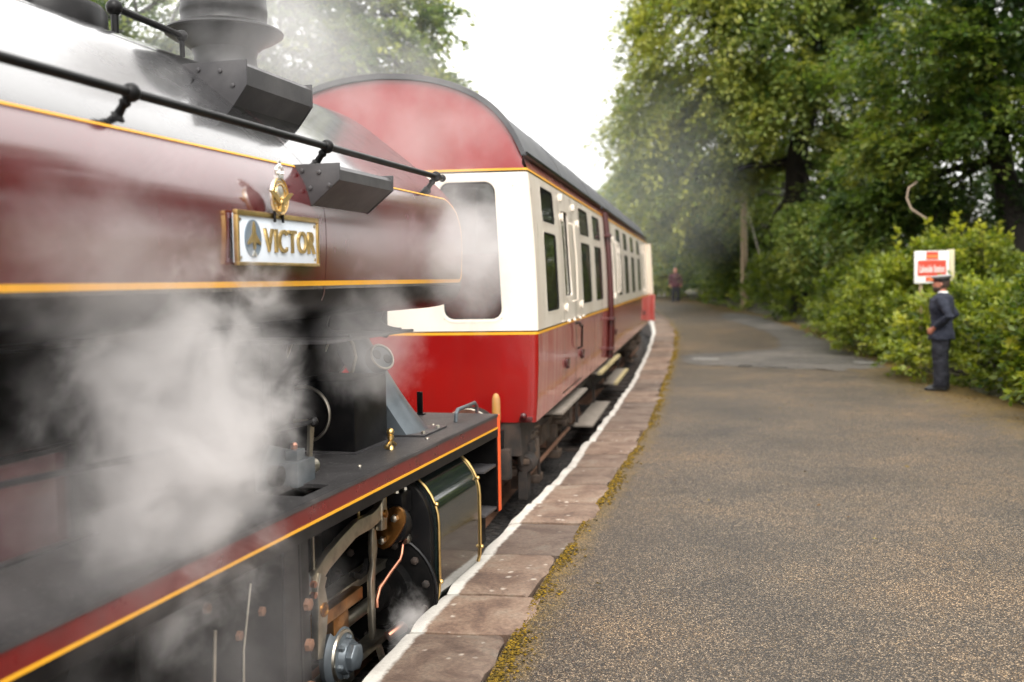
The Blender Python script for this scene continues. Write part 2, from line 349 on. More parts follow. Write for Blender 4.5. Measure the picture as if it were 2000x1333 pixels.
def smooth_pts(pts, n=160):
    P = np.array(pts); t = np.linspace(P[0, 1], P[-1, 1], n); x = np.interp(t, P[:, 1], P[:, 0])
    for _ in range(14): x[1:-1] = (x[:-2] + 2 * x[1:-1] + x[2:]) / 4
    return list(zip(x, t))

# ------------------------------------------------------------------ ground, platform, track
def zp(y):
    q = min(max(0, y - 24), 40); return .018 * q if q > 2 else .0045 * q * q
EDGE = smooth_pts([(-2.35, -6), (-1.7, -1), (-.71, 4.52), (-.44, 5.81), (-.06, 7.38), (.46, 9.54), (1.16, 12.99), (2.0, 17.37), (3.19, 24.35), (4.3, 31.13), (4.94, 36.2), (5.5, 42), (5.9, 50), (5.9, 60), (5.5, 74)], 260)
INNER = smooth_pts([(-1.7, -6), (-1.05, -1), (-.13, 4.49), (.23, 6.3), (.67, 8.09), (1.02, 9.62), (1.68, 12.47), (2.72, 18.15), (3.84, 24.23), (4.97, 30.97), (5.75, 37.5), (6.3, 45.2), (6.6, 52), (6.55, 60), (6.1, 74)], 260)
RIGHT = smooth_pts([(5.9, -6), (6.1, 5), (6.44, 12.8), (6.54, 14.48), (6.99, 17.42), (7.67, 21.86), (8.72, 29), (9.4, 37.5), (9.45, 46.8), (9.6, 56), (9.4, 74)], 200)
ZR = -.27
def grid_mesh(name, rows, mat, attrs=None, parent=None, kind=None):
    n = len(rows[0]); vs = [p for r in rows for p in r]
    fs = [(k * n + i, k * n + i + 1, (k + 1) * n + i + 1, (k + 1) * n + i) for k in range(len(rows) - 1) for i in range(n - 1)]
    me = bpy.data.meshes.new(name); me.from_pydata(vs, [], fs); me.update()
    me.polygons.foreach_set('use_smooth', [True] * len(me.polygons))
    for an, vals in (attrs or {}).items():
        a = me.attributes.new(an, 'FLOAT', 'POINT'); a.data.foreach_set('value', vals)
    me.materials.append(mat); o = bpy.data.objects.new(name, me); COL.objects.link(o)
    if parent: o.parent = parent
    if kind: o['kind'] = kind
    return o
ys = list(np.linspace(-6, 72, 240))
rows, eL, eR = [], [], []
for y in ys:
    a, b = interp(INNER, y) - .03, interp(RIGHT, y) + .9; r = []
    for t in list(np.linspace(0, .25, 9)) + list(np.linspace(.3, 1, 12)):
        x = a + (b - a) * t
        r.append((x, y, zp(y) - .006 - (.03 if x > b - .5 else 0) + .002 * math.sin(x * 2.1 + y * .7) * math.sin(y * 1.3)))
        eL.append(x - a); eR.append(max(0, b - .9 - x))
    rows.append(r)
platform = grid_mesh('platform', rows, ASPH, {'edge_left': eL, 'edge_right': eR}, kind='structure')
# ground out to the horizon
gr = []
for y in np.linspace(-60, 1500, 60): gr.append([(x, y, -.75) for x in np.linspace(-700, 700, 8)])
grid_mesh('ground', gr, GRASSG, kind='structure')
bank = []
for y in np.linspace(-6, 90, 90):
    b = interp(RIGHT, min(y, 73)) + .35
    bank.append([(b + d, y, zp(y) + h + .06 * math.sin(d * 3 + y * 1.7)) for d, h in ((0, -.06), (.3, .02), (.8, .08), (2, .16), (4, .2), (8, .1), (14, 0), (26, -.9))])
grid_mesh('bank', bank, GRASSG, kind='structure')
# platform facing wall
wl = []
for x, y in EDGE[::2]: wl.append([(x + .13, y, zp(y) - .12), (x + .12, y, -.8)])
grid_mesh('platform_wall', wl, WALLM, kind='structure')

# coping stones, one object each
def edge_at(y, P): return interp(P, y)
y = -5.4; k = 0
rs = random.Random(3)
JY = [4.32, 5.16, 5.80, 6.66, 7.5]
while y < 60:
    if JY and y > JY[0] - .9 and y < JY[0]: y1 = JY.pop(0)
    else: y1 = y + rs.uniform(.62, .95)
    nu, nv = 7, 9; vs = []; ed = []; dx = rs.uniform(-.012, .012); dz = rs.uniform(-.006, .005); tl = rs.uniform(-.006, .006); skew = rs.uniform(-.03, .03)
    inn = rs.uniform(-.06, .03)
    g = .011
    for iv in range(nv):
        yy = y + g + (y1 - y - 2 * g) * iv / (nv - 1)
        for iu in range(nu):
            t = [0, .03, .2, .45, .7, .96, 1][iu]; e0 = edge_at(yy, EDGE) + dx; e1 = edge_at(yy, INNER) + inn
            wob = .008 * math.sin(yy * 9 + iu) if iu in (0, 1) else (.016 * math.sin(yy * 7 + k) + .010 * math.sin(yy * 23 + k * 2) if iu >= 5 else 0)
            x = e0 + (e1 - e0) * t + wob
            zz = zp(yy) + .006 + dz + tl * (t - .5) + .003 * math.sin(x * 11 + yy * 5) - (.016 if iu == 0 else 0) - (.014 if iu == nu - 1 else 0) - (.014 if iv in (0, nv - 1) else 0)
            vs.append((x, yy + skew * (t - .5) - .12 * (t - .5) * (e1 - e0), zz)); ed.append(t * (e1 - e0))
    top = len(vs); per = [i for i in range(nu)] + [r * nu + nu - 1 for r in range(1, nv)] + [(nv - 1) * nu + i for i in range(nu - 2, -1, -1)] + [r * nu for r in range(nv - 2, 0, -1)]
    low = [(vs[i][0], vs[i][1], vs[i][2] - .16) for i in per]
    fs = [(r * nu + i, r * nu + i + 1, (r + 1) * nu + i + 1, (r + 1) * nu + i) for r in range(nv - 1) for i in range(nu - 1)]
    for j in range(len(per)):
        jj = (j + 1) % len(per); fs.append((per[jj], per[j], top + j, top + jj))
    ed += [ed[i] for i in per]; vs += low
    me = bpy.data.meshes.new('coping_stone'); me.from_pydata(vs, [], fs); me.update()
    me.polygons.foreach_set('use_smooth', [True] * len(me.polygons)); me.set_sharp_from_angle(angle=R(50))
    a = me.attributes.new('edge', 'FLOAT', 'POINT'); a.data.foreach_set('value', ed); me.materials.append(STONE)
    o = bpy.data.objects.new('coping_stone', me); COL.objects.link(o); o.parent = platform
    y = y1; k += 1

# resurfaced strip and worn line marks
def sheet(name, poly, mat, dz, parent=None, kind=None, wob=0):
    poly = [(min(a, interp(RIGHT, c) + .22), c) for a, c in poly]; P = []
    for i in range(len(poly)):
        a, b = poly[i], poly[(i + 1) % len(poly)]; n = 6
        for j in range(n):
            t = j / n; P.append((a[0] + (b[0] - a[0]) * t + wob * rs.uniform(-1, 1), a[1] + (b[1] - a[1]) * t + wob * 2 * rs.uniform(-1, 1)))
    bm = bmesh.new(); f = bm.faces.new([bm.verts.new((x, yy, zp(yy) + dz)) for x, yy in P]); bmesh.ops.triangulate(bm, faces=[f])
    me = bpy.data.meshes.new(name); bm.to_mesh(me); bm.free(); me.materials.append(mat)
    o = bpy.data.objects.new(name, me); COL.objects.link(o)
    if parent: o.parent = parent
    if kind: o['kind'] = kind
    return o
PL = [(5.9, 19.25), (4.6, 20.0), (3.6, 21.2), (3.75, 22.6), (4.0, 23.8), (5.3, 24.3), (6.6, 25.2), (7.3, 28), (7.7, 31), (7.8, 38), (8.6, 41.5)]
rows = []
for y in np.arange(19.3, 41.5, .2):
    a = interp(PL, y) + .06 * math.sin(y * 5.1) + .05 * math.sin(y * 13.7) + rs.uniform(-.04, .04); c = min(interp(RIGHT, y) - .12 + .06 * math.sin(y * 3.3), 6.6 + max(0, y - 19.3) * 1.1) + rs.uniform(-.03, .03); c = max(c, a + .1)
    rows.append([(a + (c - a) * t, y + .25 * math.sin(t * 9 + y) * (1 if y < 20.5 else 0), zp(y) - .0005) for t in np.linspace(0, 1, 12)])
grid_mesh('asphalt_patch', rows, PATCH, parent=platform, kind='structure')
sheet('line_mark', [(3.99, 22.6), (4.5, 22.3), (4.48, 22.1), (3.97, 22.4)], WORNW, .006, platform, None, .01)
sheet('line_mark', [(7.0, 21.0), (7.5, 20.7), (7.48, 20.5), (6.98, 20.8)], WORNW, .006, platform, None, .01)

# moss along the back of the coping
def lump_mesh(name, C_, Rr, mat, tint, kind, squash=.6):
    ico = [(0, 0, 1), (.894, 0, .447), (.276, .851, .447), (-.724, .526, .447), (-.724, -.526, .447), (.276, -.851, .447), (.724, .526, -.447), (-.276, .851, -.447), (-.894, 0, -.447), (-.276, -.851, -.447), (.724, -.526, -.447), (0, 0, -1)]
    fc = [(0, 1, 2), (0, 2, 3), (0, 3, 4), (0, 4, 5), (0, 5, 1), (1, 6, 2), (2, 7, 3), (3, 8, 4), (4, 9, 5), (5, 10, 1), (6, 7, 2), (7, 8, 3), (8, 9, 4), (9, 10, 5), (10, 6, 1)]
    I = np.array(ico); F = np.array(fc); n = len(C_)
    V = I[None] * Rr[:, None, None] * RNG.uniform(.7, 1.3, (n, 12, 1)); V[:, :, 2] *= squash; V = V + C_[:, None]
    FF = F[None] + (np.arange(n) * 12)[:, None, None]
    return np_mesh(name, V.reshape(-1, 3), FF.reshape(-1, 3), mat, np.repeat(tint, 12), kind)
def np_mesh(name, V, F, mat, tint=None, kind=None, parent=None):
    me = bpy.data.meshes.new(name); k = F.shape[1]
    me.vertices.add(len(V)); me.vertices.foreach_set('co', V.astype(np.float32).ravel())
    me.loops.add(F.size); me.loops.foreach_set('vertex_index', F.astype(np.int32).ravel())
    me.polygons.add(len(F)); me.polygons.foreach_set('loop_start', np.arange(0, F.size, k, dtype=np.int32))
    me.update(calc_edges=True)
    if tint is not None:
        a = me.attributes.new('tint', 'FLOAT', 'POINT'); a.data.foreach_set('value', tint.astype(np.float32))
    me.materials.append(mat); o = bpy.data.objects.new(name, me); COL.objects.link(o)
    if kind: o['kind'] = kind
    if parent: o.parent = parent
    return o
n = 11000
my = np.abs(RNG.normal(0, 1, n)) ; my = 2.5 + RNG.random(n) ** 1.7 * 30
dens = np.sin(my * 3.1) + np.sin(my * 7.7 + 1) + np.sin(my * 1.3 + 2) + RNG.normal(0, .8, n)
mx = np.array([interp(INNER, q) for q in my]) + np.abs(RNG.normal(0, .05, n)) * np.where(dens > 0, 1.1, .45) - .02
mz = np.array([zp(q) for q in my])
lump_mesh('moss', np.stack([mx, my, mz], 1), np.where(dens > .1, 1, .45) * RNG.uniform(.003, .0095, n) * (1 + my / 30), MOSSM, np.clip(RNG.normal(.42, .25, n), 0, 1), 'stuff', .35)

# fallen leaves on the tarmac, thicker towards the hedge
nl = 900; ly = 5 + RNG.random(nl) ** 1.3 * 30; rx_ = np.array([interp(RIGHT, q) for q in ly]); lx_ = np.array([interp(INNER, q) for q in ly])
lx = np.where(RNG.random(nl) < .9, rx_ + .25 - np.abs(RNG.normal(0, .38, nl)), lx_ + (rx_ - lx_) * RNG.random(nl))
lz = np.array([zp(q) for q in ly]) + .012
ang = RNG.uniform(0, 2 * np.pi, nl); ll = RNG.uniform(.025, .055, nl); ca, sa = np.cos(ang), np.sin(ang)
V = np.stack([np.stack([lx, ly, lz], 1), np.stack([lx + ll * (.5 * ca - .3 * sa), ly + ll * (.5 * sa + .3 * ca), lz + RNG.uniform(0, .012, nl)], 1), np.stack([lx + ll * ca, ly + ll * sa, lz + RNG.uniform(0, .01, nl)], 1), np.stack([lx + ll * (.5 * ca + .3 * sa), ly + ll * (.5 * sa - .3 * ca), lz + RNG.uniform(0, .012, nl)], 1)], 1)
LITTER = leaf_mat('litter', [(.05, .03, .015), (.13, .07, .025), (.22, .16, .03), (.35, .36, .04)], .1, .7, .2)
np_mesh('fallen_leaves', V.reshape(-1, 3), np.arange(4)[None] + (np.arange(nl) * 4)[:, None], LITTER, np.repeat(np.clip(RNG.normal(.35, .25, nl), 0, 1), 4), 'stuff')

# track
ANG1, ANG2 = R(15.4312), R(10.4359)
D1 = Vector((math.sin(ANG1), math.cos(ANG1), 0)); N1 = Vector((D1.y, -D1.x, 0))
D2 = Vector((math.sin(ANG2), math.cos(ANG2), 0)); N2 = Vector((D2.y, -D2.x, 0))
O2 = Vector((-1.1183, 9.1473, 0))
cl = [D1 * s + N1 * -3.23 for s in (-6, -2, 2, 5.5)] + [O2 + D2 * s for s in (3, 8, 13, 18)] + [O2 + D2 * 22 + N2 * -.15, O2 + D2 * 30 + N2 * -.8, O2 + D2 * 40 + N2 * -2.4, O2 + D2 * 55 + N2 * -6]
def cr(P, n=14):
    out = []
    for i in range(len(P) - 1):
        p0, p1, p2, p3 = P[max(i - 1, 0)], P[i], P[i + 1], P[min(i + 2, len(P) - 1)]
        for j in range(n):
            t = j / n; out.append(.5 * ((2 * p1) + (p2 - p0) * t + (2 * p0 - 5 * p1 + 4 * p2 - p3) * t * t + (3 * p1 - p0 - 3 * p2 + p3) * t ** 3))
    return out + [P[-1]]
CL = cr(cl)
def along_track(prof, off):
    rings = []
    for i, p in enumerate(CL):
        t = (CL[min(i + 1, len(CL) - 1)] - CL[max(i - 1, 0)]).normalized(); q = Vector((t.y, -t.x, 0))
        rings.append([p + q * (off + a) + Vector((0, 0, ZR + b)) for a, b in prof])
    return rings
track = MB().loft(along_track([(-2.2, -.32), (-1.7, -.2), (-.8, -.17), (0, -.17), (.8, -.17), (1.5, -.2), (1.9, -.3)], 0), False, False).build('track_bed', BALLAST, kind='structure')
for off in (-.7525, .7525):
    MB().loft(along_track([(-.07, -.155), (.07, -.155), (.02, -.13), (.015, -.05), (.035, -.035), (.035, 0), (-.035, 0), (-.035, -.035), (-.015, -.05), (-.02, -.13)], off), True, True).build('rail', RUST, track)
for i in range(60, len(CL) - 2, 2):
    p = CL[i]; t = (CL[i + 1] - p).normalized()
    o = MB().box(-.13, .13, -1.3, 1.3, -.27, -.15).build('sleeper', UNDER, track, bevel=.01)
    o.location = (p.x, p.y, ZR); o.rotation_euler = (0, 0, math.atan2(t.y, t.x))
# ------------------------------------------------------------------ steam locomotive
# authored as (s along the track, m towards the platform, z above the platform)
S0 = 3.0
loco = empty('steam_locomotive', D1 * S0 + N1 * -3.23 + Vector((0, 0, ZR)), math.atan2(D1.y, D1.x))
tag(loco, 'maroon and black saddle tank steam locomotive with brass name plate', 'steam locomotive')
def LT(v): return (v[0] - S0, -v[1], v[2] - ZR)
def L_(mb, name, mat, parent=None, **k): return mb.build(name, mat, parent or loco, tf=LT, **k)
HALF = [(0, 3.0), (.16, 2.985), (.32, 2.93), (.47, 2.855), (.68, 2.69), (.86, 2.545), (.94, 2.475), (1.04, 2.385), (1.10, 2.315), (1.14, 2.25), (1.165, 2.18), (1.18, 2.10), (1.182, 2.0), (1.178, 1.9), (1.17, 1.8), (1.155, 1.73), (1.12, 1.68), (1.04, 1.645), (.9, 1.625), (.6, 1.615)]
def smoothprof(P, it=1):
    for _ in range(it):
        Q = [P[0]]
        for a, b in zip(P[:-1], P[1:]):
            Q += [(a[0] * .75 + b[0] * .25, a[1] * .75 + b[1] * .25), (a[0] * .25 + b[0] * .75, a[1] * .25 + b[1] * .75)]
        P = Q + [P[-1]]
    return P
HS = smoothprof(HALF, 2)
full = HS + [(-a, b) for a, b in HS[::-1] if a > 0.001]
rings = []
for s, sc in [(.35, 1), (3.0, 1), (6.27, 1), (6.295, .992), (6.31, .975), (6.315, .95)]:
    rings.append([(s, a * sc, 2.2 + (b - 2.2) * sc) for a, b in full])
tank = L_(MB().loft(rings), 'saddle_tank', TANKBLK, ang=50)
# maroon panel with yellow lining wrapped on the tank side
def prof_at(z):
    zs = [b for a, b in HS if a > .3 and b > 1.7]; ms = [a for a, b in HS if a > .3 and b > 1.7]
    i = np.argsort(zs); return float(np.interp(z, np.array(zs)[i], np.array(ms)[i]))
def prof_n(z):
    a, b = prof_at(z - .01), prof_at(z + .01); n = Vector((.02, -(b - a))); return n.normalized()
def onp(s, z, off):
    n = prof_n(z); return (s, prof_at(z) + n.x * off, z + n.y * off)
Z0, Z1, S1 = 1.80, 2.315, 6.245
for sg in (1, -1):
    rr = []; ss = [.6, 3] + list(np.linspace(5.9, 6.15, 6)) + list(np.linspace(6.155, S1, 10)); rad = .10
    for s in ss:
        d = max(0, s - (S1 - rad)); cut = rad - math.sqrt(max(0, rad * rad - d * d))
        za, zb = Z0 + cut * .35, Z1 - cut
        rr.append([(p[0], p[1] * sg, p[2]) for p in [onp(s, za + (zb - za) * t, .002) for t in np.linspace(0, 1, 28)]])
    L_(MB().loft(rr, False, False), 'tank_panel', MAROON, tank)
    lw = .011; mb = MB()
    path = [(.6, Z1), (3, Z1), (S1 - rad, Z1)] + [(S1 - rad + rad * math.sin(q), Z1 - rad + rad * math.cos(q)) for q in np.linspace(.15, math.pi / 2, 8)] + [(S1, Z1 - .2), (S1, Z0 + .2), (S1, Z0 + .035)] + [(S1 - .035 + .035 * math.cos(q), Z0 + .035 - .035 * math.sin(q)) for q in np.linspace(.2, math.pi / 2, 6)] + [(3, Z0), (.6, Z0)]
    pp = []
    for (a, b), (c, d) in zip(path[:-1], path[1:]):
        for t in np.linspace(0, 1, 5)[:-1]: pp.append((a + (c - a) * t, b + (d - b) * t))
    pp.append(path[-1]); rr = []
    for i, (s, z) in enumerate(pp):
        a = pp[max(i - 1, 0)]; b = pp[min(i + 1, len(pp) - 1)]; tx, tz = b[0] - a[0], b[1] - a[1]; l = math.hypot(tx, tz); nx, nz = -tz / l, tx / l
        w2 = lw if z < 1.9 else lw * .4
        rr.append([(p[0], p[1] * sg, p[2]) for p in (onp(s - nx * w2, z - nz * w2, .004), onp(s + nx * w2, z + nz * w2, .004))])
    L_(MB().loft(rr, False, False), 'lining', YELLOW, tank)
for sg in (1, -1):
    L_(MB().loft([[(s, sg * (a + .0012), z - .001) for a, z in [p for p in HS if p[1] < 1.79 and p[0] > .55]] for s in (.36, 3, 6.265)], False, False), 'tank_bottom', BLACK, tank)
# tank seams and rivets
for s in (4.28, 1.9): L_(MB().loft([[onp(s + d, z, .0035) for d in (-.004, .004)] for z in np.linspace(1.72, 2.6, 30)], False, False), 'seam', MAROON, tank)
# tank handrail
HM, HZ = 1.112, 2.44
rail_ = L_(MB().tube([(.4, HM, HZ), (3, HM, HZ), (6.08, HM, HZ)], .0165, 12), 'handrail', BLACK)
L_(MB().ball((6.10, HM, HZ), .024), 'end_knob', BLACK, rail_)
for s in (.9, 2.98, 4.46, 5.98):
    n = prof_n(HZ - .06); b = onp(s, HZ - .075, -.01); c = Vector((s, HM, HZ)); b = Vector(b)
    d = (c - b).normalized()
    mb = MB().ball(c, .033, 14).lathe([(.03, -.01), (.03, .008), (.016, .02), (.014, .05), (.02, .06), (.02, .068), (.013, .078), (.012, .12)], b, d, 14)
    L_(mb, 'stanchion', BLACK, rail_)
# footsteps on the tank side
def stepbox(s0, s1, pts, inner):
    tr, br, bt = pts  # outer top, outer bottom, tank foot
    it = inner
    root = L_(MB().prism([(it[0], it[1]), tr, br, bt], 's', s0, s0 + .012), 'tank_step', STEPM, bevel=.005)
    L_(MB().prism([(it[0], it[1]), tr, br, bt], 's', s1 - .012, s1), 'end_gusset', STEPM, root, bevel=.003)
    e = .012
    L_(MB().prism([(tr[0] - .02, tr[1] - .012), (tr[0] - .004, tr[1] - .03), (br[0] - .004, br[1]), (bt[0], bt[1] + .006), (bt[0] - .02, bt[1] + .01), (br[0] - .022, br[1] + .008)], 's', s0 + .013, s1 - .013), 'sole_plate', STEPM, root)
    for k, (fa, fb) in enumerate(((.3, .85), (.62, .8), (.45, .45), (.8, .5))):
        mm, zz = it[0] + (tr[0] - it[0]) * fa, bt[1] + (tr[1] - bt[1]) * fb
        L_(MB().lathe([(.011, 0), (.010, .007), (.005, .009)], (s0, mm, zz), (-1, 0, 0), 8), 'step_rivet', STEPM, root)
    L_(MB().box(s0 + .014, s1 - .014, bt[0] - .05, br[0] - .02, br[1] + .006, br[1] + .016), 'tread', STEPM, root)
stepbox(4.15, 4.78, ((1.315, 2.325), (1.315, 2.25), (1.165, 2.13)), (1.06, 2.325))
stepbox(4.2, 4.86, ((.85, 2.815), (.85, 2.70), (.76, 2.585)), (.50, 2.815))
# rods on the tank top
mb = MB().tube([(4.30, .10, 3.13), (4.86, .10, 3.12)], .018, 10).ball((4.30, .10, 3.13), .04).ball((4.86, .10, 3.12), .032)
mb.tube([(4.30, .10, 2.94), (4.30, .10, 3.13)], .018).tube([(4.86, .10, 2.94), (4.86, .10, 3.12)], .014)
L_(mb, 'filler_handle', BLACK)
L_(MB().lathe([(.26, 2.93), (.26, 3.03), (.24, 3.06), (.1, 3.075)], (3.95, 0, 0), (0, 0, 1), 28), 'water_filler', BLACK, ang=40)
mb = MB().tube([(3.3, .12, 3.10), (4.02, .12, 3.105)], .02, 10)
for s in (3.4, 3.9): mb.tube([(s, .12, 2.95), (s, .12, 3.10)], .016)
L_(mb, 'filler_handle', BLACK)
# chimney
prof = [(.27, 2.96), (.215, 3.02), (.185, 3.08), (.178, 3.13), (.19, 3.17), (.23, 3.205), (.295, 3.235), (.338, 3.262), (.342, 3.272), (.335, 3.283), (.29, 3.30), (.252, 3.316), (.246, 3.33), (.246, 3.372), (.25, 3.38), (.25, 3.412), (.246, 3.42), (.246, 3.60), (.23, 3.62), (.20, 3.62), (.19, 3.3), (.16, 3.1)]
L_(MB().lathe(prof, (5.46, 0, 0), (0, 0, 1), 64, False), 'chimney', CHIM, ang=28)
# name plate
PM = 1.208
plate = L_(MB().box(3.46, 4.125, PM - .02, PM, 1.882, 2.072), 'nameplate', PLATEW, bevel=.003, label='white name plate reading VICTOR in brass letters')
mb = MB(); fr = .014
mb.box(3.45, 4.135, PM - .010, PM + .010, 2.062, 2.062 + fr + .006).box(3.45, 4.135, PM - .010, PM + .010, 1.872, 1.872 + fr).box(3.45, 3.45 + fr, PM - .010, PM + .010, 1.886, 2.062).box(4.135 - fr, 4.135, PM - .010, PM + .010, 1.886, 2.062)
L_(mb, 'plate_frame', BRASS, plate, bevel=.003)
for s, z in ((3.482, 2.046), (4.105, 2.046), (3.482, 1.902), (4.105, 1.902)): L_(MB().lathe([(.007, 0), (.006, .004), (.002, .005)], (s, PM, z), (0, 1, 0), 10), 'screw', STEEL, plate)
cs, cz = 3.575, 1.976
L_(MB().prism([(cs + .063 * math.cos(q), cz + .073 * math.sin(q)) for q in np.linspace(0, 2 * math.pi, 40)[:-1]], 'm', PM + .0005, PM + .004), 'emblem_disc', PLATEB, plate)
jet = [(0, .066), (.008, .045), (.010, .022), (.022, .008), (.048, -.016), (.048, -.024), (.026, -.018), (.010, -.014), (.006, -.040), (0, -.042)]
jet = [(cs + a, cz + b) for a, b in jet] + [(cs - a, cz + b) for a, b in jet[-2:0:-1]]
L_(MB().prism(jet, 'm', PM + .0045, PM + .010), 'emblem_aircraft', BRASS, plate)
L_(MB().prism([(cs, cz - .042), (cs + .004, cz - .05), (cs + .016, cz - .064), (cs + .014, cz - .069), (cs, cz - .060), (cs - .014, cz - .069), (cs - .016, cz - .064), (cs - .004, cz - .05)], 'm', PM + .0045, PM + .009), 'emblem_tail', SILVER, plate)
def letter_mesh(ch, h, depth, off=.0):
    c = bpy.data.curves.new('letter', 'FONT'); c.body = ch; c.size = 1; c.extrude = .02; c.offset = off; c.resolution_u = 6
    o = bpy.data.objects.new('letter', c); COL.objects.link(o); dg = bpy.context.evaluated_depsgraph_get(); dg.update()
    me = bpy.data.meshes.new_from_object(o.evaluated_get(dg)); bpy.data.objects.remove(o); bpy.data.curves.remove(c)
    V = np.array([v.co[:] for v in me.vertices]); return me, V
def put_text(text, s0, s1, z0, z1, P, mat, parent, wts, name='letter', depth=.008, gap=.012):
    tot = sum(wts) ; x = s0; W = (s1 - s0) - gap * (len(text) - 1)
    for ch, wt in zip(text, wts):
        ww = W * wt / tot; me, V = letter_mesh(ch, 1, depth, .006)
        mn, mxx = V.min(0), V.max(0); sc = mxx - mn; sc[sc == 0] = 1
        for v, q in zip(me.vertices, V):
            a = (q - mn) / sc; v.co = P(x + a[0] * ww, z0 + a[1] * (z1 - z0), a[2] * depth)
        me.materials.clear(); me.materials.append(mat); o = bpy.data.objects.new(name, me); COL.objects.link(o); o.parent = parent
        x += ww + gap
put_text('VICTOR', 3.655, 4.098, 1.926, 2.020, lambda s, z, d: LT((s, PM + .0005 + d, z)), BRASS, plate, [1.05, .26, .95, .95, 1.15, .9], depth=.010, gap=.014)
L_(MB().box(3.45, 4.1, 1.165, PM - .021, 1.90, 2.05), 'plate_backing', BLACK)
# crest standing on the plate: ring, bird and crown
BS = 3.76; BM = 1.232
def CRT(v): return LT((BS + (v[0] - BS) * .84, v[1], 2.076 + (v[2] - 2.07) * .74))
def LC_(mb, name, mat, parent=None, **k): return mb.build(name, mat, parent or loco, tf=CRT, **k)
badge = LC_(MB().prism([(BS + .078 * math.cos(q), 2.172 + .10 * math.sin(q)) for q in np.linspace(0, 2 * math.pi, 48)[:-1]], 'm', BM - .012, BM), 'crest', SILVER, bevel=.003, label='silver and gilt oval crest with a bird under a crown')
def ringo(ra, rb, r, n=48): return [(BS + ra * math.cos(q), BM + .002, 2.172 + rb * math.sin(q)) for q in np.linspace(0, 2 * math.pi, n)]
mb = MB().tube(ringo(.077, .099, 0), .004, 8).tube(ringo(.047, .064, 0), .003, 8)
LC_(mb, 'crest_ring', BRASS, badge)
mb = MB()
for q in np.linspace(0, 2 * math.pi, 24)[:-1]: mb.box(BS + .061 * math.cos(q) - .004, BS + .061 * math.cos(q) + .004, BM, BM + .0035, 2.172 + .08 * math.sin(q) - .005, 2.172 + .08 * math.sin(q) + .005)
LC_(mb, 'ring_mark', BRASS, badge)
LC_(MB().lathe([(.026, 0), (.026, .004), (.017, .006)], (BS, BM, 2.20), (0, 1, 0), 24), 'crest_boss', SILVER, badge)
mb = MB()
for sg in (1, -1):
    wpts = [(0, 2.150), (.03, 2.168), (.06, 2.190), (.10, 2.197), (.118, 2.193), (.10, 2.183), (.085, 2.166), (.065, 2.158), (.055, 2.146), (.04, 2.142), (.03, 2.13), (0, 2.125)]
    mb.prism([(BS + sg * a, b) for a, b in wpts], 'm', BM + .004, BM + .010)
mb.ball((BS, BM + .008, 2.137), .016, 12, (1, .5, 1.2)).ball((BS, BM + .010, 2.16), .010, 10)
mb.prism([(BS - .02, 2.09), (BS + .02, 2.09), (BS + .012, 2.13), (BS - .012, 2.13)], 'm', BM + .003, BM + .012)
LC_(mb, 'crest_bird', BRASS, badge)
mb = MB().box(BS - .028, BS + .028, BM - .012, BM + .006, 2.268, 2.284)
for a in (-.03, -.01, .01, .03): mb.ball((BS + a * .9, BM, 2.296), .010, 8)
for sg in (-1, 1): mb.tube([(BS + sg * .027, BM, 2.284), (BS + sg * .036, BM, 2.312), (BS + sg * .02, BM, 2.334), (BS, BM, 2.325)], .006, 8)
mb.tube([(BS, BM, 2.284), (BS, BM, 2.33)], .006, 8).ball((BS, BM, 2.34), .010, 8).box(BS - .004, BS + .004, BM - .004, BM + .004, 2.345, 2.368).box(BS - .011, BS + .011, BM - .004, BM + .004, 2.353, 2.361)
LC_(mb, 'crest_crown', SILVER, badge)
for d in (-.04, .04): LC_(MB().tube([(BS + d, BM - .008, 2.03), (BS + d, BM - .008, 2.12)], .006), 'crest_bracket', BLACK, badge)

# running plate with a slot, valance, lining, buffer beam
mb = MB(); Zt, Zb = .88, .862
mb.box(-1.4, 3.98, -1.25, 1.25, Zb, Zt).box(4.24, 6.735, -1.25, 1.25, Zb, Zt).box(3.98, 4.24, -1.25, 1.02, Zb, Zt).box(3.98, 4.24, 1.185, 1.25, Zb, Zt)
L_(mb, 'running_plate', RUNPL)
val = L_(MB().box(-1.4, 6.735, 1.238, 1.256, .725, .861), 'valance', VALANCE)
L_(MB().box(-1.4, 6.735, 1.257, 1.2605, .7775, .7895), 'lining', YELLOW, val)
L_(MB().box(-1.4, 6.735, 1.2562, 1.2595, .724, .7773), 'border_strip', BLACK, val)
L_(MB().box(-1.4, 6.735, 1.2562, 1.262, .8615, .8805), 'plate_edge', STEPM, val)
L_(MB().box(-1.4, 6.735, -1.256, -1.238, .725, .861), 'valance', VALANCE)
L_(MB().box(6.738, 6.79, -1.262, 1.262, .20, .872), 'buffer_beam', ORANGE, bevel=.004)
L_(MB().box(6.70, 6.7375, -1.255, 1.255, .205, .86), 'beam_backing', SOOT)
for sg in (1, -1):
    mb = MB().lathe([(.13, 0), (.12, .06), (.09, .16), (.09, .26)], (6.79, sg * .87, .62), (1, 0, 0), 24)
    bf = L_(mb, 'buffer', BLACK)
    L_(MB().lathe([(.05, .2), (.05, .44), (.22, .46), (.225, .475), (.18, .49), (.05, .5)], (6.79, sg * .87, .62), (1, 0, 0), 28), 'buffer_head', STEEL, bf)
for z in (.28, .80): L_(MB().box(6.25, 6.69, 1.10, 1.13, z - .03, z + .03), 'beam_bracket', SOOT)
for m_ in (.55, 1.0): L_(MB().prism([(6.735, .84), (6.735, .22), (6.70, .22), (6.40, .84)], 'm', m_, m_ + .016), 'beam_gusset', SOOT)
for z in (.225, .52): L_(MB().box(6.42, 6.70, 1.0, 1.252, z, z + .018), 'foot_step', STEPM, bevel=.003)
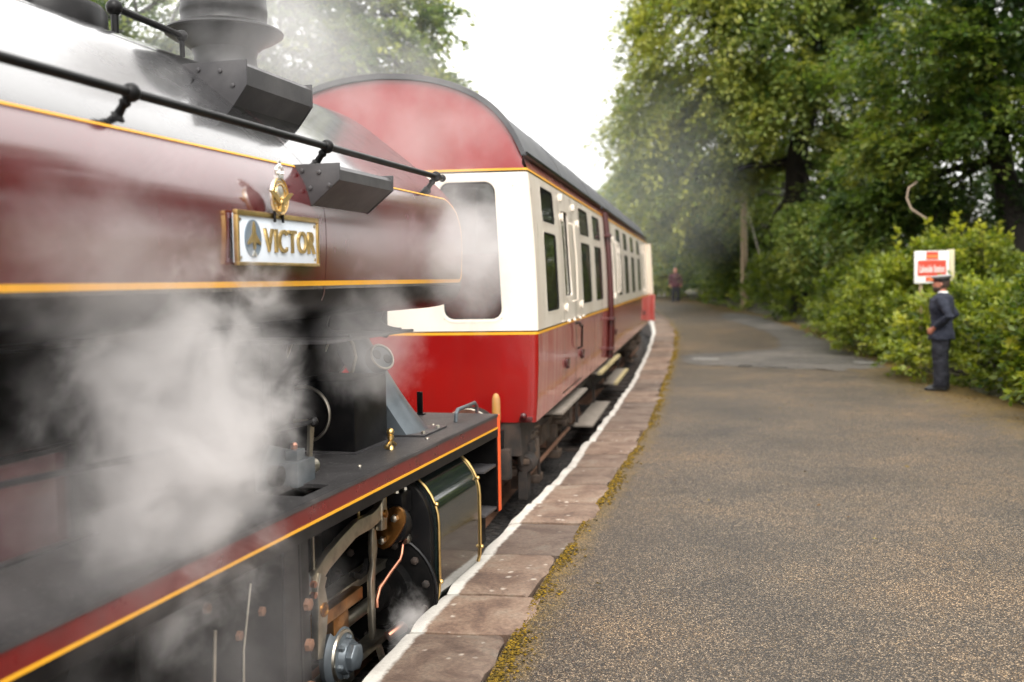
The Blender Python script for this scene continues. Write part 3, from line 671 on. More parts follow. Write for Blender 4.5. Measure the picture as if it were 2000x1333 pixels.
L_(MB().box(6.45, 6.60, 1.05, 1.20, .02, .20).box(6.50, 6.53, 1.08, 1.11, -.25, .2), 'step_hanger', SOOT)
# frames, boiler, smokebox, wheels
L_(MB().box(-1.2, 6.737, .52, .56, .12, .86).box(-1.2, 6.737, -.56, -.52, .12, .86).box(-1.2, 6.7, -.5, .5, .45, .48), 'main_frame', SOOT)
L_(MB().box(-.6, 4.3, -.66, .50, .884, 1.55).box(4.3, 5.9, -.5, .45, .884, 1.3), 'firebox', SOOT)
L_(MB().lathe([(.60, 0), (.60, 4.6)], (.4, 0, 1.66), (1, 0, 0), 40), 'boiler', SOOT, ang=40)
sb = L_(MB().lathe([(.66, 0), (.66, .95), (.64, .97), (.60, .98), (.58, 1.02), (.2, 1.08)], (4.95, 0, 1.70), (1, 0, 0), 48), 'smokebox', SOOT, ang=40)
mb = MB(); 
for s in (4.98, 5.45, 5.9): mb.tube([(s, .665 * math.sin(q), 1.70 - .665 * math.cos(q)) for q in np.linspace(0, 2.2, 20)], .008, 6)
L_(mb, 'smokebox_band', STEEL, sb)
for s in (0.7, 2.05, 3.4):
    wr = MB().lathe([(.40, 0), (.46, .01), (.465, .05), (.445, .12), (.48, .13), (.48, .145), (.38, .145)], (s, .62, ZR + .47), (0, 1, 0), 48)
    wh = L_(wr, 'driving_wheel', SOOT)
    mb = MB()
    for q in np.linspace(0, 2 * math.pi, 13)[:-1]: mb.tube([(s + .1 * math.cos(q), .68, ZR + .47 + .1 * math.sin(q)), (s + .41 * math.cos(q), .68, ZR + .47 + .41 * math.sin(q))], .022, 6)
    mb.lathe([(.11, 0), (.11, .16), (.06, .17)], (s, .62, ZR + .47), (0, 1, 0), 20)
    L_(mb, 'spokes', SOOT, wh)
L_(MB().box(.6, 3.5, .84, .88, ZR + .38, ZR + .47), 'coupling_rod', STEEL, bevel=.004)
L_(MB().box(3.3, 5.0, .93, .97, ZR + .40, ZR + .48), 'connecting_rod', STEEL, bevel=.004)
# firebox side casing and reach rod above the running plate
sp = L_(MB().box(-.6, 3.14, -.69, .69, .884, 1.215), 'splasher', MAROON, bevel=.006)
L_(MB().box(3.10, 3.146, .66, .712, .884, 1.222).box(-.6, 3.146, .66, .71, 1.217, 1.235).box(-.6, 3.22, .66, .73, .882, .892), 'angle_iron', BLACK, sp)
rr_ = L_(MB().tube([(-.6, 1.0, 1.25), (2.4, 1.0, 1.23), (4.46, 1.0, 1.135)], .012, 8), 'reach_rod', BLACK)
L_(MB().ball((4.46, 1.0, 1.135), .026), 'rod_end', BLACK, rr_)
L_(MB().tube([(-.6, .64, 1.60), (4.6, .64, 1.60)], .02, 8), 'pipe', BLACK)
# cab behind the camera side of the engine
L_(MB().box(-1.4, .3, 1.19, 1.22, .884, 1.9).box(-1.4, .3, -1.22, -1.19, .884, 1.9).box(.3, .34, -1.2, 1.2, .884, 3.0).box(-1.5, .5, -1.25, 1.25, 3.05, 3.09).box(-1.4, -1.3, 1.19, 1.22, 1.9, 3.05).box(.2, .3, 1.19, 1.22, 1.9, 3.05), 'cab', MAROON)
# weighshaft block with brass lubricators
wb = L_(MB().prism([(4.02, .86), (4.02, 1.0), (4.10, 1.08), (4.32, 1.02), (4.34, .90), (4.30, .86)], 'm', .93, .965).box(4.18, 4.36, .965, 1.055, .87, .985), 'weighshaft_bracket', GREYSTEEL, bevel=.004)
L_(MB().lathe([(.045, 0), (.045, .05), (.02, .055)], (4.10, .965, .94), (0, 1, 0), 20), 'shaft_end', SOOT, wb)
L_(MB().lathe([(.038, 0), (.038, .045), (.03, .05), (.012, .052)], (4.36, 1.02, .935), (1, 0, 0), 20), 'shaft_nut', STEEL, wb)
L_(MB().box(4.22, 4.30, .975, 1.035, .986, 1.035), 'oil_box', GREYSTEEL, wb, bevel=.003)
L_(MB().lathe([(.016, 0), (.018, .02), (.010, .03)], (4.26, 1.0, 1.036), (0, 0, 1), 12), 'oil_cap', COPPER, wb)
L_(MB().prism([(4.40, .882), (4.425, .882), (4.475, 1.12), (4.45, 1.135), (4.43, 1.12)], 'm', .985, 1.0), 'lifting_lever', STEEL)
L_(MB().tube([(4.46, 1.0, 1.135), (4.46, .9, 1.135)], .012), 'pin', STEEL)
# black sandbox in front, ring on its rear face
bx = L_(MB().box(5.04, 5.50, .50, .955, .883, 1.275), 'sandbox', BLACK, bevel=.018)
L_(MB().tube([(5.036, .66 + .15 * math.cos(q), 1.09 + .15 * math.sin(q)) for q in np.linspace(-1.2, 1.9, 24)], .010, 8), 'ring', STEEL, bx)
L_(MB().box(5.0, 5.55, .45, .98, .8805, .889), 'base_flange', STEPM, bx)
# tank support brackets with scalloped edges
for s in (4.72, 5.42):
    q = [(.60, 1.66), (.985, 1.66), (.97, 1.62)] + [(.955 + .125 * (1 - math.cos(t)), 1.60 - .06 * math.sin(t)) for t in np.linspace(.2, math.pi / 2, 8)] + [(1.085, 1.525), (.60, 1.525)]
    L_(MB().prism(q, 's', s, s + .014), 'tank_bracket', STEPM, bevel=.002)
L_(MB().box(4.45, 5.60, .58, 1.09, 1.508, 1.524), 'bracket_shelf', STEPM, bevel=.003)
L_(MB().box(4.2, 5.5, .5, .60, 1.0, 1.50), 'casing', SOOT, bevel=.01)
L_(MB().tube([(5.50, .70, 1.50), (5.56, .72, 1.44), (5.58, .73, 1.36), (5.55, .72, 1.28), (5.48, .70, 1.22)], .011, 8), 'pipe', STEEL)
mb = MB()
for z in (1.42, 1.36): mb.tube([(4.42, .62, z), (4.62, .62, z)], .008)
mb.tube([(4.62, .66, 1.5), (4.62, .66, 1.0)], .010).tube([(4.70, .66, 1.5), (4.70, .66, 1.1)], .010)
L_(mb, 'pipe', SOOT)
# flared smokebox saddle leg with a vented disc
rings = []
for t in np.linspace(0, 1, 12):
    z = 1.52 - t * .635; m_ = .68 + .30 * t + .06 * t ** 3; wd = .10 + .05 * t + .03 * t ** 4; th = .05 - .02 * t
    s_ = 5.74 + .10 * t
    rings.append([(s_ - wd, m_ - th, z), (s_ - wd * .6, m_ + .006, z), (s_, m_ + .018, z), (s_ + wd * .6, m_ + .006, z), (s_ + wd, m_ - th, z), (s_ + wd, m_ - th - .12, z), (s_ - wd, m_ - th - .12, z)])
leg = L_(MB().loft(rings), 'saddle_leg', GREYSTEEL, ang=50)
L_(MB().box(5.66, 6.07, .80, 1.12, .881, .891), 'foot_flange', STEPM, leg, bevel=.003)
for s, m_ in ((5.72, 1.09), (5.98, 1.09), (6.03, .95)): L_(MB().lathe([(.014, 0), (.013, .012), (.006, .016)], (s, m_, .891), (0, 0, 1), 6), 'bolt', STEEL, leg)
nx = Vector((-.42, .78, .46)).normalized(); c = Vector((5.72, .83, 1.345))
dsk = L_(MB().lathe([(.075, -.10), (.085, .0), (.085, .012), (.072, .016), (.068, .010), (.012, .010)], c, nx, 32), 'vent_disc', GREYSTEEL, leg)
L_(MB().tube([c + nx * .014 + (nx.orthogonal().normalized() * math.cos(q) + nx.cross(nx.orthogonal().normalized()) * math.sin(q)) * .078 for q in np.linspace(0, 2 * math.pi, 36)], .008, 6), 'vent_rim', STEEL, leg)
for sg in (-1, 1): L_(MB().lathe([(.030, 0), (.028, .003)], c + nx * .0165 + Vector((.75, .45, -.48)).cross(nx).cross(nx).normalized() * (.038 * sg), nx, 18), 'vent_slot', SOOT, leg)
# lamp iron, hand loop, brass cock
L_(MB().box(6.60, 6.64, .70, .77, .881, .888).box(6.612, 6.625, .715, .755, .888, 1.04), 'lamp_iron', BLACK, bevel=.002)
L_(MB().tube([(6.30, 1.10, .88), (6.31, 1.10, .93), (6.35, 1.10, .955), (6.72, 1.10, .955), (6.76, 1.10, .93), (6.77, 1.10, .88)], .013, 10), 'hand_loop', GREYSTEEL)
ck = L_(MB().lathe([(.022, 0), (.018, .012), (.010, .02), (.012, .05), (.018, .055), (.018, .075), (.01, .08)], (5.22, 1.085, .88), (0, 0, 1), 14), 'drain_cock', BRASS)
L_(MB().tube([(5.15, 1.085, .90), (5.22, 1.085, .925), (5.29, 1.085, .895)], .010).ball((5.22, 1.085, .975), .022), 'cock_handle', BRASS, ck)
for s, m_ in ((6.15, 1.0), (6.1, 1.05), (5.6, 1.16), (4.7, 1.13), (3.6, 1.1)): L_(MB().lathe([(.012, 0), (.010, .006), (.004, .008)], (s, m_, .8805), (0, 0, 1), 8), 'rivet', STEEL)
# lamp frame under the front of the tank
L_(MB().box(5.95, 6.0, .60, .64, 1.44, 1.62).box(6.26, 6.30, .60, .64, 1.44, 1.62).tube([(5.9, .62, 1.46), (6.36, .62, 1.46)], .014).ball((6.30, .62, 1.46), .03), 'lamp_frame', SOOT)
# ---- outside cylinder
def cyl_prof(n=10, grow=0.):
    pr = [(.60, .745 + grow)]
    pr += [(.98 + (.31 + grow) * math.sin(q), .435 + (.31 + grow) * math.cos(q)) for q in np.linspace(0, math.pi / 2, n)]
    pr += [(.98 + (.31 + grow) * math.cos(q), .10 - (.31 + grow) * math.sin(q)) for q in np.linspace(0, math.pi / 2, n)]
    return pr + [(.60, -.21 - grow)]
pr = cyl_prof()
cyl = L_(MB().loft([[(s, a, b) for a, b in pr] for s in (5.40, 6.19)], True, True), 'cylinder', CLAD, ang=30)
for s in (5.395, 6.18):
    L_(MB().tube([(s, a, b) for a, b in cyl_prof(10, .004)[1:-1]], .0085, 8), 'cladding_band', BRASS, cyl)
    pp = cyl_prof(10, .004)
    for i in (3, 8, 11, 15, 18): L_(MB().ball((s, pp[i][0] + .008, pp[i][1]), .014, 8), 'band_screw', BRASS, cyl)
L_(MB().loft([[(s, .6 + (a - .6) * .965, .27 + (b - .27) * .975) for a, b in pr] for s in (5.33, 5.40)], True, True), 'end_flange', BLACK, cyl, bevel=.006)
cc = (5.33, .98, .06)
L_(MB().lathe([(.33, 0), (.33, .03), (.30, .04), (.20, .045), (.18, .09), (.09, .10), (.085, .2), (.03, .21)], cc, (-1, 0, 0), 40), 'cylinder_cover', SOOT, cyl)
L_(MB().tube([(5.30, .98 + .325 * math.cos(q), .06 + .325 * math.sin(q)) for q in np.linspace(0, 2 * math.pi, 40)], .010, 6), 'cover_rim', BLACK, cyl)
for q in np.linspace(0, 2 * math.pi, 13)[:-1]:
    L_(MB().lathe([(.024, 0), (.022, .02), (.012, .026)], (5.295, .98 + .275 * math.cos(q + .2), .06 + .275 * math.sin(q + .2)), (-1, 0, 0), 6), 'cover_bolt', UNDER, cyl)
L_(MB().box(5.18, 5.33, .98, 1.16, .52, .64), 'valve_chest', BLACK, cyl, bevel=.008)
for s, m_ in ((5.2, 1.12), (5.25, 1.04), (5.3, 1.13)): L_(MB().lathe([(.016, 0), (.014, .014), (.006, .018)], (s, m_, .64), (0, 0, 1), 6), 'bolt', STEEL, cyl)
# valve spindle gland
gl = L_(MB().lathe([(.10, 0), (.105, .03), (.10, .09), (.08, .10)], (5.20, 1.11, .475), (-1, 0, 0), 32), 'gland_housing', BLACK)
hexa = []
for q in np.linspace(0, 2 * math.pi, 24)[:-1]:
    dx, dz = math.cos(q), math.sin(q); rr0 = .055 + .05 * abs(math.cos(q - .9)) ** 3
    hexa.append((1.125 + rr0 * dx * 1.1, .475 + rr0 * dz * 1.3))
L_(MB().prism(hexa, 's', 5.075, 5.105), 'gland_flange', OILBRASS, gl, bevel=.004)
for a, b in ((1.165, .535), (1.09, .41)): L_(MB().lathe([(.022, 0), (.02, .03), (.01, .035)], (5.07, a, b), (-1, 0, 0), 6), 'gland_nut', STEEL, gl)
# radius rod and its lifting arm
def bar(pts, w_, m0, m1):
    mb = MB(); L_1, R_1 = [], []
    for i, (s, z) in enumerate(pts):
        a = pts[max(i - 1, 0)]; b = pts[min(i + 1, len(pts) - 1)]; tx, tz = b[0] - a[0], b[1] - a[1]; l = math.hypot(tx, tz)
        ww = w_[i] if isinstance(w_, (list, tuple)) else w_
        L_1.append((s - tz / l * ww, z + tx / l * ww)); R_1.append((s + tz / l * ww, z - tx / l * ww))
    return mb.prism(L_1 + R_1[::-1], 'm', m0, m1)
rrod = L_(bar([(4.13, .445), (4.20, .478), (4.28, .51), (4.45, .552), (4.58, .580), (4.63, .585), (4.80, .580), (4.88, .592), (4.95, .615)], [.042, .040, .040, .040, .038, .040, .038, .038, .042], 1.115, 1.15), 'radius_rod', STEEL, bevel=.005)
L_(bar([(4.94, .50), (4.95, .60), (4.955, .70)], [.035, .034, .012], 1.12, 1.155), 'rod_fork', STEEL, rrod, bevel=.004)
L_(MB().lathe([(.022, 0), (.022, .012), (.012, .016)], (4.945, 1.155, .585), (0, 1, 0), 16), 'rod_pin', OILBRASS, rrod)
L_(bar([(4.14, .10), (4.17, .22), (4.185, .32), (4.17, .42), (4.20, .47)], [.025, .045, .05, .036, .036], 1.13, 1.165), 'expansion_link', STEEL, rrod, bevel=.005)
L_(MB().lathe([(.034, 0), (.034, .008), (.026, .012), (.018, .006)], (4.185, 1.165, .315), (0, 1, 0), 24), 'link_bush', OILBRASS, rrod)
for z in (.36, .41): L_(MB().lathe([(.016, 0), (.016, .02), (.007, .024)], (4.12, 1.14, z + .04), (0, 1, 0), 8), 'link_pin', COPPER, rrod)
L_(bar([(4.01, .72), (4.03, .60), (4.10, .48), (4.11, .42)], .014, 1.12, 1.14), 'lifting_link', GREYSTEEL)
L_(bar([(4.17, .72), (4.172, .52), (4.15, .43)], .007, 1.12, 1.13), 'lifting_link', STEEL)
L_(MB().prism([(4.09, .39), (4.15, .46), (4.25, .47), (4.20, .38)], 'm', 1.07, 1.10), 'die_block', STEEL)
# combination lever
L_(bar([(4.90, .52), (4.90, .40), (4.895, .33), (4.87, .24), (4.865, .05), (4.87, -.06)], [.022, .036, .018, .028, .026, .02], 1.09, 1.115), 'combination_lever', STEEL, bevel=.004)
L_(bar([(4.70, .325), (4.78, .29), (4.86, .295), (4.90, .35)], [.012, .014, .014, .016], 1.06, 1.085), 'lever_fork', SOOT)
# slide bars, crosshead, piston rod
L_(MB().box(4.16, 5.28, .93, 1.03, .205, .25), 'slide_bar', STEEL, bevel=.004)
L_(MB().box(4.20, 4.72, 1.06, 1.12, .20, .262), 'crosshead_slipper', OILBRASS, bevel=.004)
L_(MB().box(4.16, 5.28, .93, 1.03, -.20, -.16), 'slide_bar', STEEL, bevel=.004)
ch = L_(MB().box(4.42, 4.60, .93, 1.10, .07, .19), 'crosshead', OILBRASS, bevel=.018)
L_(MB().lathe([(.03, 0), (.034, .02), (.022, .03), (.012, .05)], (4.51, 1.02, .19), (0, 0, 1), 16), 'oil_cup', COPPER, ch)
L_(MB().lathe([(.15, 0), (.16, .03), (.14, .05), (.09, .07), (.08, .10)], (4.50, 1.05, -.02), (0, 1, 0), 28), 'crosshead_pin', GREYSTEEL, ch)
L_(MB().lathe([(.07, 0), (.07, .035), (.055, .045), (.03, .048)], (4.50, 1.145, -.02), (0, 1, 0), 6), 'crosshead_nut', GREYSTEEL, ch, bevel=.004)
L_(MB().tube([(4.50 + .118 * math.cos(q), 1.105, -.02 + .118 * math.sin(q)) for q in np.linspace(0, 2 * math.pi, 32)], .012, 6), 'pin_collar', STEEL, ch)
for q in np.linspace(.3, 2 * math.pi + .3, 7)[:-1]: L_(MB().lathe([(.017, 0), (.015, .02), (.006, .026)], (4.50 + .09 * math.cos(q), 1.12, -.02 + .09 * math.sin(q)), (0, 1, 0), 6), 'pin_stud', GREYSTEEL, ch)
L_(MB().box(4.46, 4.64, 1.06, 1.10, -.19, -.13), 'crosshead_foot', STEEL, ch, bevel=.006)
L_(MB().lathe([(.035, 0), (.035, .75)], (4.55, .98, .04), (1, 0, 0), 16), 'piston_rod', STEEL)
L_(MB().tube([(5.28, 1.14, .36), (5.20, 1.15, .35), (5.17, 1.155, .31), (5.14, 1.155, .285), (4.98, 1.16, .255), (4.84, 1.16, .215), (4.80, 1.16, .17), (4.80, 1.16, .13)], .010, 8), 'oil_pipe', COPPER)
L_(MB().lathe([(.03, 0), (.03, .02), (.014, .03)], (5.30, 1.13, .36), (0, 1, 0), 10), 'pipe_union', STEEL)
for s in (4.78, 5.14): L_(MB().lathe([(.008, -.06), (.008, 0), (.016, .005), (.017, .05), (.011, .06), (.011, .075), (.016, .08), (.016, .095), (.005, .1)], (s, 1.08, .63), (0, 0, 1), 12), 'oil_cup', BRASS)
L_(MB().tube([(5.2, 1.05, -.17), (5.28, 1.10, -.14), (5.38, 1.12, -.16)], [.03, .036, .03], 12), 'cylinder_drain', COPPER)
L_(MB().tube([(5.35, .9, -.2), (5.0, 1.1, -.22)], .02), 'drain_pipe', STEEL)
# motion plate
mp = L_(MB().box(3.93, 3.95, .56, 1.18, -.2, .862).box(3.952, 4.03, 1.14, 1.175, -.2, .862).box(3.80, 3.93, 1.165, 1.178, -.2, .862), 'motion_plate', BLACK, bevel=.003)
for z in (.40, .22, .03): L_(MB().lathe([(.030, 0), (.028, .022), (.014, .028)], (3.995, 1.175, z), (0, 1, 0), 6), 'motion_bolt', RUST, mp)
L_(MB().box(4.3, 4.33, .57, .60, .0, .86).box(4.9, 5.3, .56, .9, .70, .75), 'frame_stay', SOOT)
L_(MB().box(2.9, 3.93, 1.10, 1.12, .10, .72), 'splash_guard', SOOT)
L_(MB().tube([(3.35, 1.125, .50), (3.33, 1.125, .30), (3.34, 1.125, .0)], .008).tube([(3.62, 1.125, .60), (3.55, 1.125, .35), (3.53, 1.125, 0)], .005), 'pipe', STEEL)
for s, z in ((3.52, .42), (3.7, .46), (3.3, .6)): L_(MB().lathe([(.022, 0), (.02, .016), (.01, .02)], (s, 1.12, z), (0, 1, 0), 6), 'rivet', RUST)
#PART3
# ------------------------------------------------------------------ railway carriage
coach = empty('railway_carriage', O2 + Vector((0, 0, ZR)), math.atan2(D2.y, D2.x))
tag(coach, 'crimson and cream railway carriage coupled ahead of the engine', 'railway carriage')
def CT(v): return (v[0], -v[1], v[2] - ZR)
def C_(mb, name, mat, parent=None, **k): return mb.build(name, mat, parent or coach, tf=CT, **k)
CP = [(.55, 1.335), (.75, 1.352), (1.0, 1.362), (1.34, 1.366), (1.7, 1.36), (2.0, 1.348), (2.35, 1.326), (2.6, 1.306), (2.75, 1.292), (2.87, 1.25)]
def mz(z): return float(np.interp(z, [p[0] for p in CP], [p[1] for p in CP]))
LEN = 20.1; RC = .05
def side_pt(s, z, sg, off=0): return (s, sg * (mz(z) + off), z)
def end_pt(u, z, off=0):
    h = mz(z) - RC; a = abs(u); sg = 1 if u >= 0 else -1
    bow = -.05 * (1 - min(1, a / 1.3) ** 2)
    if a <= 1.30: return (bow - off, sg * a * (h / 1.30), z)
    q = min(1, (a - 1.30) / .08) * math.pi / 2
    return (RC - (RC + off) * math.cos(q), sg * (h + (RC + off) * math.sin(q)), z)
def skin(f, us, zs, holes=()):
    us = sorted(set([round(u, 4) for u in us] + [round(v, 4) for h in holes for v in h[:2]])); zs = sorted(set([round(z, 4) for z in zs] + [round(v, 4) for h in holes for v in h[2:]]))
    mb = MB(); idx = {}
    for i, u in enumerate(us):
        for j, z in enumerate(zs): idx[i, j] = len(mb.v); mb.v.append(f(u, z))
    for i in range(len(us) - 1):
        for j in range(len(zs) - 1):
            uc, zc = (us[i] + us[i + 1]) / 2, (zs[j] + zs[j + 1]) / 2
            if any(h[0] < uc < h[1] and h[2] < zc < h[3] for h in holes): continue
            mb.f.append((idx[i, j], idx[i + 1, j], idx[i + 1, j + 1], idx[i, j + 1]))
    return mb
def rrect(u0, u1, z0, z1, r, n=5):
    P = []
    for cx, cz, a in ((u1 - r, z1 - r, 0), (u0 + r, z1 - r, 90), (u0 + r, z0 + r, 180), (u1 - r, z0 + r, 270)):
        P += [(cx + r * math.cos(R(a + 90 * k / n)), cz + r * math.sin(R(a + 90 * k / n))) for k in range(n + 1)]
    return P
def window(u0, u1, z0, z1, r, f, wdt=.035, inset=-.03, fmat=None, name='window'):
    "frame ring covering the cut edge, pane set back inside it"
    inn = rrect(u0, u1, z0, z1, r); rings = []
    def off(g): return rrect(u0 - g, u1 + g, z0 - g, z1 + g, r + g)
    seq = [(wdt, .0015), (wdt, .0025), (.006, .0035), (0, .001), (0, inset)]
    rings = [[f(p[0], p[1], o) for p in off(g)] for g, o in seq]
    root = C_(MB().loft(rings, True, False), name, fmat or CCREAM, ang=40)
    mb = MB(); P = [f(p[0], p[1], inset + .006) for p in inn]; mb.add(P, [tuple(range(len(P)))])
    C_(mb, 'pane', GLASS, root, smooth=False)
    mb = MB(); gk = [[f(p[0], p[1], o) for p in rrect(u0 + g, u1 - g, z0 + g, z1 - g, max(.01, r - g))] for g, o in ((0, inset + .008), (0, inset + .016), (.012, inset + .016), (.012, inset + .008))]
    C_(mb.loft(gk, True, False), 'seal', SOOT, root)
    return root
UE = list(np.linspace(-1.3, 1.3, 27)) + [1.30 + .08 * t for t in (.25, .5, .75, 1)] + [-1.30 - .08 * t for t in (.25, .5, .75, 1)]
EW = [(.535, 1.045, 1.46, 2.655), (-1.045, -.535, 1.46, 2.655)]
C_(skin(end_pt, UE, [.55, .75, 1.0, 1.2, 1.326]), 'end_panel', CRED)
C_(skin(end_pt, UE, [1.355, 1.7, 2.0, 2.35, 2.6, 2.735], EW), 'end_panel', CCREAM, label='cream painted upper end of the carriage')
EO = lambda u, z, o=0: end_pt(u, z, o)
for h in EW: window(*h, .09, EO, .03)
def band(f, us, z0, z1, off): 
    mb = MB(); mb.loft([[f(u, z0, off), f(u, z1, off)] for u in us], False, False); return mb
US = sorted(UE)
C_(band(EO, US, 1.322, 1.345, .002), 'lining', YELLOW); C_(band(EO, US, 1.3455, 1.357, .002), 'lining', BLACK)
C_(band(EO, US, 2.748, 2.768, .002), 'lining', YELLOW); C_(band(EO, US, 2.734, 2.7475, .002), 'lining', BLACK)
ARCH = [(1.25, 2.87), (1.215, 2.95), (1.16, 3.06), (1.09, 3.165), (.99, 3.275), (.88, 3.36), (.74, 3.435), (.58, 3.495), (.4, 3.54), (.2, 3.565), (0, 3.575)]
ARCH = smoothprof(ARCH, 1)
AF = ARCH + [(-a, b) for a, b in ARCH[::-1] if a > .001]
# red dome above the cream end
mb = MB(); top = [(a, b) for a, b in AF]
rows = []
for t in (0, .3, .6, .85, 1):
    row = []
    for a, b in top:
        z = 2.768 + (b - 2.768) * t if t else 2.768; x = a if t else a * (1.27 / 1.25)
        u = x; bow = -.05 * (1 - min(1, abs(u) / 1.3) ** 2); row.append((bow + .015 * t * t, u, z))
    rows.append(row)
C_(mb.loft(rows, False, False), 'end_dome', CRED)
mb = MB(); roofsec = lambda g, s: [(s - .05 * (1 - min(1, abs(a) / 1.3) ** 2) if s < 1 else s, a * (1 + g / 1.3), 2.85 + (b - 2.85) * (1 + g / .72)) for a, b in AF]
C_(MB().loft([roofsec(.0, -.02), roofsec(.045, -.03), roofsec(.05, .0), roofsec(.05, .06), roofsec(.03, .07), roofsec(.03, 4), roofsec(.03, 10), roofsec(.03, LEN + .03)], False, False), 'roof', ROOF, ang=50)
for s in (2.5, 5.5, 8.5, 11.5, 14.5, 17.5):
    C_(MB().loft([[(x[0] + d, x[1] * 1.002, x[2] + o) for x in roofsec(.033, s)] for d, o in ((-.02, 0), (-.02, .006), (.02, .006), (.02, 0))], False, False), 'roof_strap', ROOF)
for s in (1.5, 4.6, 7.5, 10.6): C_(MB().lathe([(.12, 0), (.12, .05), (.15, .06), (.13, .10), (.04, .12)], (s, .35, 3.575), (0, 0, 1), 20), 'roof_vent', ROOF)
for sg in (1, -1):
    g = [(1.262, 2.862), (1.30, 2.868), (1.305, 2.895), (1.29, 2.90), (1.287, 2.88), (1.262, 2.878)]
    for a, b in ((-.03, 6.75), (7.0, LEN)): C_(MB().prism([(sg * x, z) for x, z in g], 's', a, b), 'gutter', BLACK)
# sides
S_L = list(np.linspace(RC, LEN, 40))
WIN = [(.62, 1.42), (3.62, 4.62), (5.22, 6.18), (9.15, 10.05), (10.85, 11.8), (12.8, 13.75), (14.95, 15.95)]
HOL = []
for a, b in WIN: HOL += [(a, b, 1.50, 2.24), (a, b, 2.34, 2.66)]
DR = [(1.96, 2.52, 1.62, 2.52), (7.62, 8.28, 1.5, 2.52), (17.4, 18.0, 1.5, 2.5)]
for sg in (1, -1):
    f0 = lambda u, z, sg=sg: side_pt(u, z, sg); fo = lambda u, z, o=0, sg=sg: side_pt(u, z, sg, o)
    C_(skin(f0, S_L, [.55, .75, 1.0, 1.2, 1.326]), 'lower_side', CSIDE_SHEEN)
    C_(skin(f0, S_L, [1.355, 1.7, 2.0, 2.35, 2.6, 2.735], HOL + DR), 'upper_side', CCREAM)
    C_(skin(f0, S_L, [2.766, 2.82, 2.87]), 'cantrail', CSIDE_SHEEN)
    for z0, z1, mt in ((1.322, 1.345, YELLOW), (1.3455, 1.357, BLACK), (2.748, 2.768, YELLOW), (2.734, 2.7475, BLACK)):
        C_(band(fo, S_L, z0, z1, .002), 'lining', mt)
    for a, b in WIN:
        window(a, b, 1.50, 2.24, .07, fo, .018, -.012); window(a, b, 2.34, 2.66, .06, fo, .018, -.012)
    for a, b, c, d in DR:
        wn = window(a, b, c, d, .04, fo, .015, name='droplight')
        # the droplight is lowered: the upper part is an open gap
        C_(MB().loft([[fo(a - .03, c - .03 + t * .015, .005), fo(b + .02, c - .03 + t * .015, .005)] for t in (0, 1)], False, False), 'sill', CCREAM, wn)
for pane in []: pass
# near doors: joints, hinges, handles, grab rails
fo = lambda u, z, o=0: side_pt(u, z, 1, o)
def vline(s, z0, z1, wdt, off, name, mat, parent=None):
    return C_(MB().loft([[fo(s - wdt, z, off), fo(s + wdt, z, off)] for z in np.linspace(z0, z1, 14)], False, False), name, mat, parent)
def door(s0, s1, hinge):
    d = vline((s0), .60, 2.70, .006, .003, 'door', BLACK); vline(s1, .60, 2.70, .006, .003, 'door_gap', BLACK, d)
    C_(MB().loft([[fo(s, .60, .003), fo(s, .615, .003)] for s in np.linspace(s0, s1, 4)], False, False), 'door_gap', BLACK, d)
    for z in (.93, 1.5, 2.45):
        p = fo(hinge, z, .0)
        if z < 1.3: C_(MB().box(p[0] - .12, p[0] + .12, p[1] - .005, p[1] + .03, z - .04, z + .03).box(p[0] - .02, p[0] + .05, p[1], p[1] + .035, z - .075, z - .041), 'hinge', DKRED, d, bevel=.008); continue
        C_(MB().box(p[0] - .06, p[0] + .06, p[1] - .005, p[1] + .016, z - .025, z + .025).tube([(p[0], p[1] + .016, z - .045), (p[0], p[1] + .016, z + .045)], .011), 'hinge', DKRED if z < 1.3 else CCREAM, d, bevel=.006)
    return d
for s0, s1, hg in ((1.78, 2.82, 1.95), (2.86, 3.5, 3.36), (7.5, 8.4, 8.3), (17.3, 18.1, 17.45)): door(s0, s1, hg)
for s, z in ((1.95, 1.385), (2.45, 1.38), (2.95, 1.38), (3.3, 1.39)):
    p = fo(s, z); C_(MB().ball((p[0], p[1] + .03, z - .03), .02, 10, (1.2, 1, .8)), 'door_stop', CCREAM)
p = fo(2.75, 1.25); C_(MB().tube([(2.72, p[1], 1.30), (2.72, p[1] + .06, 1.30), (2.72, p[1] + .06, 1.27), (2.9, p[1] + .06, 1.27), (2.92, p[1] + .05, 1.02), (2.92, p[1], 1.0)], .012), 'door_handle', BLACK)
for s, z in ((2.02, 2.66), (3.05, 2.62)): 
    p = fo(s, z); C_(MB().box(s - .03, s + .03, p[1] - .01, p[1] + .03, z - .035, z + .035), 'lamp_bracket', CCREAM, bevel=.01)
for s in (2.62, 8.5, 9.0):
    C_(MB().tube([fo(s, 1.55, 0), fo(s, 1.57, .05), fo(s, 2.0, .055), fo(s, 2.4, .05), fo(s, 2.42, 0)], .009), 'grab_rail', CCREAM)
# vertical conduit by the guard's door
C_(MB().tube([fo(6.95, .58, .045)] + [fo(6.95, z, .045) for z in np.linspace(.7, 2.8, 12)], .048, 12), 'conduit', DKRED)
for z in (.72, 1.18, 2.45): C_(MB().box(6.84, 7.06, mz(z) - .01, mz(z) + .11, z - .025, z + .025), 'conduit_clamp', DKRED, bevel=.006)
C_(MB().tube([fo(7.35, .65, 0), fo(7.35, .67, .06), fo(7.35, 1.15, .06), fo(7.35, 1.17, 0)], .014), 'grab_rail', DKRED)
vline(7.2, .56, 1.32, .13, .003, 'repaint_patch', CRED); vline(8.0, .56, 1.32, .2, .003, 'repaint_patch', CRED)
